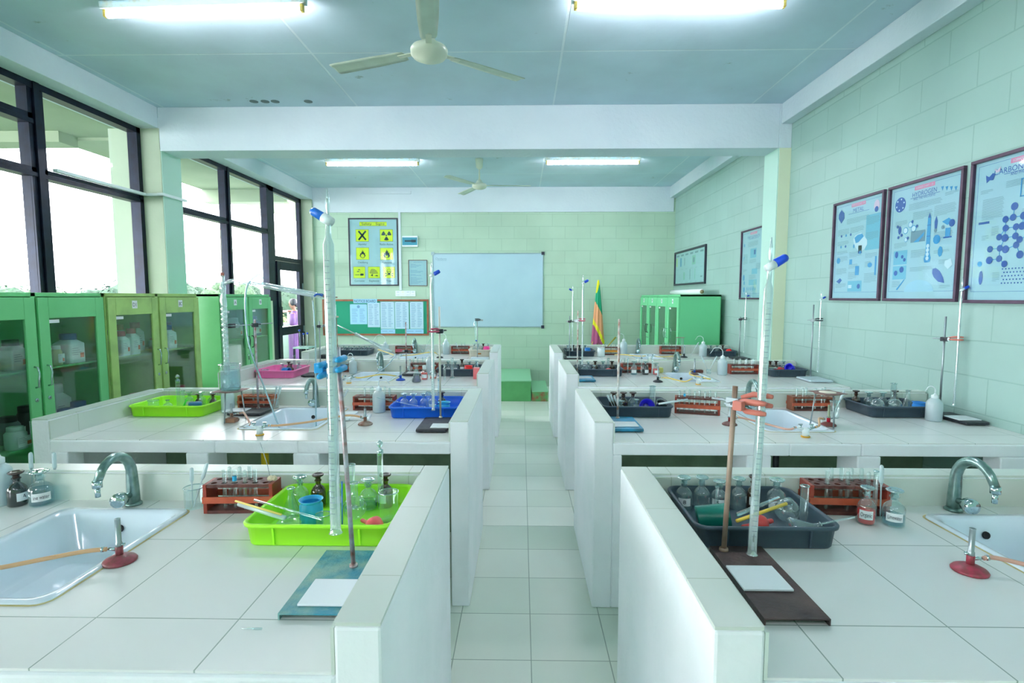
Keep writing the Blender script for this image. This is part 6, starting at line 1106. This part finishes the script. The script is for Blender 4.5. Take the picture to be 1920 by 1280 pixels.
b = MB(); b.flat([(-.27, .355), (-.245, .34), (-.22, .36), (-.20, .35), (-.215, .315), (-.24, .32), (-.262, .305)], y2, 0); b.flat([(-.21, .385), (-.19, .37), (-.165, .39), (-.17, .36), (-.195, .355)], y2, 2)
for i in range(9):
    for j in range(5): b.flat(circ(-.10+.022*i+.011*(j % 2), -.25-.022*j, .005, 6), y2, 0)
for k in range(14): a = k*2*pi/14; b.flat(circ(.14+.062*cos(a), .115+.068*sin(a), .010, 8), y2, 1); b.flat(circ(.14+.03*cos(a), .115+.034*sin(a), .007, 8), y2, 1) if k % 2 else None
for a in ((-.02, .175, .24, .182), (-.02, .175, -.013, .285), (-.02, .278, .24, .285)): b.rect(*a, y2, 1)
for a in ((.02, .25, .08, .262), (.10, .25, .17, .262), (.05, .215, .11, .227), (.14, .215, .2, .227)): b.rect(*a, y2, 1)
b.rect(-.30, .045, -.22, .06, y2, 0); b.flat(circ(-.255, -.30, .03, 14, .5, 1.5), y2, 0); b.flat(circ(-.27, -.21, .018), y2, 1); b.flat([(.12, -.38), (.13, -.30), (.20, -.26), (.24, -.30), (.24, -.38)], y2, 3); b.build('illustrations', [navy, cyan, palepink, tint], t)
# far charts
t, y = chart_poster('elements_chart', 'framed science chart half hidden by the right column', 7.03, 'THE ELEMENTS', '', 'SCIENCE CHART - 01', w=.72)
b = MB(); b.rect(-.08, .08, .10, .20, y, 0); b.rect(-.02, -.13, .14, -.06, y, 0); b.rect(-.1, -.27, .14, -.20, y, 0); b.build('tinted_panels', tint, t)
b = MB()
for a in [(-.16, .29, .3, 8), (-.29, .14, .13, 16), (-.1, .06, .2, 6), (-.29, -.06, .12, 4), (.1, -.0, .18, 9), (-.1, -.14, .2, 7)]: lines(b, a[0], a[1], a[2], a[3], y-.0007)
b.build('text_columns', gtx, t)
b = MB()
for p, r in [((-.26, -.17), .035), ((-.24, -.24), .022), ((-.24, -.33), .03), ((-.27, .26), .02)]: b.flat(circ(*p, r, 14, .8, 1.2), y2, 1)
for k in range(5): b.flat(circ(-.14+.06*k, -.32, .014, 12, .8, 1.8), y2, 1)
b.rect(.03, .12, .08, .18, y2, 0); b.flat([(-.3, .05), (-.26, .12), (-.25, .10)], y2, 1); b.build('illustrations', [navy, cyan], t)
t = thing('apparatus_chart', 'wide dark-framed chart of laboratory apparatus above the right wall cabinets', 'poster', (XR-.001, 9.66, 2.33), R(-90)); frame(t, 1.76, .64, black_frame, .035, .03); MB().box((-.86, -.005, -.30), (.86, 0, .30)).build('poster_sheet', paper_bl, t)
b = MB()
for k in range(6): b.rect(-.78+.27*k, .22, -.62+.27*k, .25, -.005); lines(b, -.76+.27*k, -.02, .14, 2); lines(b, -.76+.27*k, -.26, .14, 2)
b.build('captions', gtx, t); b = MB(); b.rect(-.80, .04, -.73, .20, -.005, 0); b.rect(-.56, .03, -.47, .19, -.005, 1); b.rect(.15, .03, .33, .19, -.005, 3); b.rect(-.30, .04, -.27, .18, -.005, 2); b.rect(-.34, -.22, -.26, -.08, -.005, 3); b.rect(.03, -.23, .06, -.04, -.005, 2); b.rect(.3, -.23, .33, -.04, -.005, 3); b.flat(circ(.24, .11, .05), -.006, 2); b.rect(.6, -.2, .7, -.18, -.005, 2); b.build('apparatus_pictures', [mat('pale_lime', (200, 226, 120), .6), cyan, gtx, mat('sage', (140, 200, 180), .6)], t)
# ======== outdoors ========
ter = mat('distant_grass', (50, 72, 42), .9, noise=.3, nscale=.08, c2=(38, 58, 34))
b = MB(); nx, ny = 24, 24; vs = []
for j in range(ny+1):
    for i in range(nx+1):
        x = -160+156*i/nx; yy = -30+200*j/ny; d = max(0, -x-15); vs.append((x, yy, -7+min(d*.055, 6)+1.2*sin(x*.05)*sin(yy*.04)))
b.add(vs, [(j*(nx+1)+i, j*(nx+1)+i+1, (j+1)*(nx+1)+i+1, (j+1)*(nx+1)+i) for j in range(ny) for i in range(nx)], 0, True); struct('ground', b, ter)
leafs = [mat('foliage_deep', (36, 66, 44), .8, noise=.3, nscale=.9, c2=(22, 48, 34)), mat('foliage_mid', (52, 80, 46), .8, noise=.3, nscale=.9, c2=(32, 58, 36)), mat('foliage_light', (84, 102, 50), .8, noise=.3, nscale=.9, c2=(56, 80, 42))]
bark = mat('bark', (110, 100, 84), .9)
def ico(n=2):
    import bmesh
    bm = bmesh.new(); bmesh.ops.create_icosphere(bm, subdivisions=n, radius=1); v = [x.co.copy() for x in bm.verts]; f = [tuple(q.index for q in p.verts) for p in bm.faces]; bm.free(); return v, f
IV, IF = ico(2)
def tree_proto(seed, m):
    rnd = random.Random(seed); b = MB(); cs = []
    for k in range(9):
        a = rnd.uniform(0, 6.28); r = rnd.uniform(0, 1.9); c = V((r*cos(a), r*sin(a), rnd.uniform(5.2, 8.6))); s = rnd.uniform(1.0, 1.7); cs.append((c, s))
        b.add([c+v*s*rnd.uniform(.86, 1.1) for v in IV], IF, 0, False)
    for k in range(1500):
        c, s = rnd.choice(cs); d = V((rnd.gauss(0, 1), rnd.gauss(0, 1), rnd.gauss(0, 1))).normalized(); p = c+d*s*rnd.uniform(.95, 1.22); u = d.orthogonal().normalized()*rnd.uniform(.10, .2); w_ = (d+V((rnd.uniform(-.6, .6), rnd.uniform(-.6, .6), rnd.uniform(-.6, .6)))).cross(u).normalized()*rnd.uniform(.08, .16)
        b.add([p-u, p-w_, p+u, p+w_], [(0, 1, 2, 3)], 0, False)
    t = thing('tree', 'x', 'tree', (0, 0, 0), 0, 'trees on the slope beyond the veranda'); b.build('crown', m, t); MB().tube([(0, 0, -4), (0, 0, 0), (.1, 0, 3), (0, .1, 6)], [.34, .3, .22, .12], 8).build('trunk', bark, t)
    for k in range(3): MB().tube([(.1, 0, 3+k*.6), (1.0*cos(k*2.1), 1.0*sin(k*2.1), 5.6+.2*k)], [.13, .06], 6).build('branch', bark, t)
    return t
protos = [tree_proto(3+k, leafs[k]) for k in range(3)]; used = [False]*3; rnd = random.Random(12)
kinds = ['deep green round-crowned tree', 'mid green bushy tree', 'yellowish green loose-crowned tree']
spots = []
for k in range(11): spots.append((-25-2*(k % 2), 14+k*7.2, rnd.uniform(.72, .86), 0))
for k in range(12): spots.append((-38-3*(k % 2), 16+k*8.6, rnd.uniform(.9, 1.08), 1))
for k in range(12): spots.append((-58+4*(k % 2), 18+k*9.6, rnd.uniform(1.05, 1.25), 2))
for k in range(3): spots.append((-13.8, 27+k*5.2, rnd.uniform(.6, .7), 3))
for i, (x, yy, s, row) in enumerate(spots):
    k = 2 if row == 3 else rnd.choice((0, 0, 1, 1, 2)); dist = yy; z = EYE+dist*(.022 if row < 3 else -.01)*rnd.uniform(.5, 1.5)-9.9*s
    where = ['in the nearest row beyond the veranda', 'in the middle row beyond the veranda', 'on the far ridge', 'just behind the person'][row]
    l = '%s %s, seen through the windows' % (kinds[k], where)
    if used[k]: o = dup(protos[k], (x, yy, z), rnd.uniform(0, 6), l)
    else: o = protos[k]; used[k] = True; o.location = (x, yy, z); o.rotation_euler.z = rnd.uniform(0, 6); o['label'] = l
    o.scale = (s, s, s); o['group'] = 'trees: '+l
# person in a purple saree on the veranda, seen from behind the glazed door
pt = thing('person', 'person in a purple saree with black hair in a bun, standing outside looking down', 'person', (-5.56, 13.0, -.009), R(-90))
skin = mat('brown_skin', (118, 82, 66), .5); sar = mat('purple_saree', (92, 50, 112), .6, noise=.22, nscale=5, c2=(58, 34, 82)); hair = mat('black_hair', (14, 20, 32), .5)
bm_v = [(0, 0, .95), (0, 0, 1.15), (0, .01, 1.36), (0, .0, 1.46), (0, -.02, 1.53)]
def skinned(name, pts, edges, rad, m, parent, root=0):
    me = bpy.data.meshes.new(name); me.from_pydata(pts, edges, []); o = bpy.data.objects.new(name, me); C.objects.link(o); o.parent = parent; me.materials.append(m)
    md = o.modifiers.new('skin', 'SKIN')
    if not me.skin_vertices: me.attributes.new('skin', 'FLOAT', 'POINT')
    for i, r in enumerate(rad): me.skin_vertices[0].data[i].radius = (r, r*.85)
    me.skin_vertices[0].data[root].use_root = True; md.use_smooth_shade = True
    s = o.modifiers.new('sub', 'SUBSURF'); s.levels = 2; s.render_levels = 2; return o
pts = [(0, 0, .95), (0, 0, 1.15), (0, .01, 1.34), (0, .0, 1.44), (0, -.02, 1.50), (0, -.05, 1.60), (0, -.055, 1.68), (.09, 0, .90), (.09, 0, .50), (.09, .02, .10), (.09, -.10, .03), (-.09, 0, .90), (-.09, 0, .50), (-.09, .02, .10), (-.09, -.10, .03), (.16, .01, 1.38), (.20, .03, 1.12), (.16, -.16, 1.02), (.13, -.24, 1.03), (-.16, .01, 1.38), (-.20, .03, 1.12), (-.16, -.16, 1.02), (-.13, -.24, 1.03)]
edges = [(0, 1), (1, 2), (2, 3), (3, 4), (4, 5), (5, 6), (0, 7), (7, 8), (8, 9), (9, 10), (0, 11), (11, 12), (12, 13), (13, 14), (2, 15), (15, 16), (16, 17), (17, 18), (2, 19), (19, 20), (20, 21), (21, 22)]
rad = [.13, .115, .12, .06, .045, .085, .07, .09, .06, .04, .03, .09, .06, .04, .03, .055, .042, .033, .025, .055, .042, .033, .025]
body = skinned('body', pts, edges, rad, skin, pt)
b = MB(); b.lathe([(.02, -.10), (.06, -.08), (.085, -.02), (.088, .04), (.07, .09), (.02, .11)], 18); 
hd = MB().at((0, -.055, 1.63), rx=R(12)); hd.lathe([(.03, -.125), (.055, -.11), (.070, -.07), (.078, -.01), (.078, .04), (.06, .085), (.02, .105)], 20); hd.loft([[(-.010, -.075, -.035), (.010, -.075, -.035), (.006, -.076, .01), (-.006, -.076, .01)], [(-.008, -.098, -.035), (.008, -.098, -.035), (.003, -.082, .01), (-.003, -.082, .01)]], 0, True); hd.build('face', skin, body)
h = MB().at((0, -.045, 1.645), rx=R(12)); h.lathe([(.080, -.05), (.092, -.01), (.094, .04), (.075, .095), (.03, .12), (.001, .123)], 20)
h.build('hair', hair, pt, loc=(0, .022, 0)); MB().at((0, .075, 1.60)).lathe([(.01, -.05), (.045, -.035), (.055, 0), (.045, .035), (.01, .05)], 14).build('hair_bun', hair, pt)
b = MB(); lev = []
for z, r, ry_, dy in [(.04, .20, .17, .0), (.30, .195, .16, 0), (.60, .19, .155, 0), (.88, .195, .165, .01), (1.0, .175, .15, .01), (1.12, .155, .13, .01), (1.25, .175, .145, .01), (1.36, .19, .13, .01), (1.43, .12, .09, .0), (1.46, .07, .065, -.01)]:
    lev.append([(r*(1+(.05*sin(9*a) if z < 1 else .02*sin(7*a)))*cos(a), dy+ry_*(1+(.05*sin(9*a) if z < 1 else .02*sin(7*a)))*sin(a), z) for a in [2*pi*k/40 for k in range(40)]])
b.loft(lev, 0, True, False, False); b.build('saree', sar, pt)
b = MB()
for s in (-1, 1): b.tube([(s*.17, .01, 1.385), (s*.205, .03, 1.22), (s*.21, .02, 1.12)], [.072, .07, .062], 12)
b.tube([(s*.0-.14, .03, 1.42), (-.16, .10, 1.30), (-.12, .15, 1.0), (-.10, .17, .70)], [.05, .07, .085, .09], 12); b.build('drape', sar, pt)
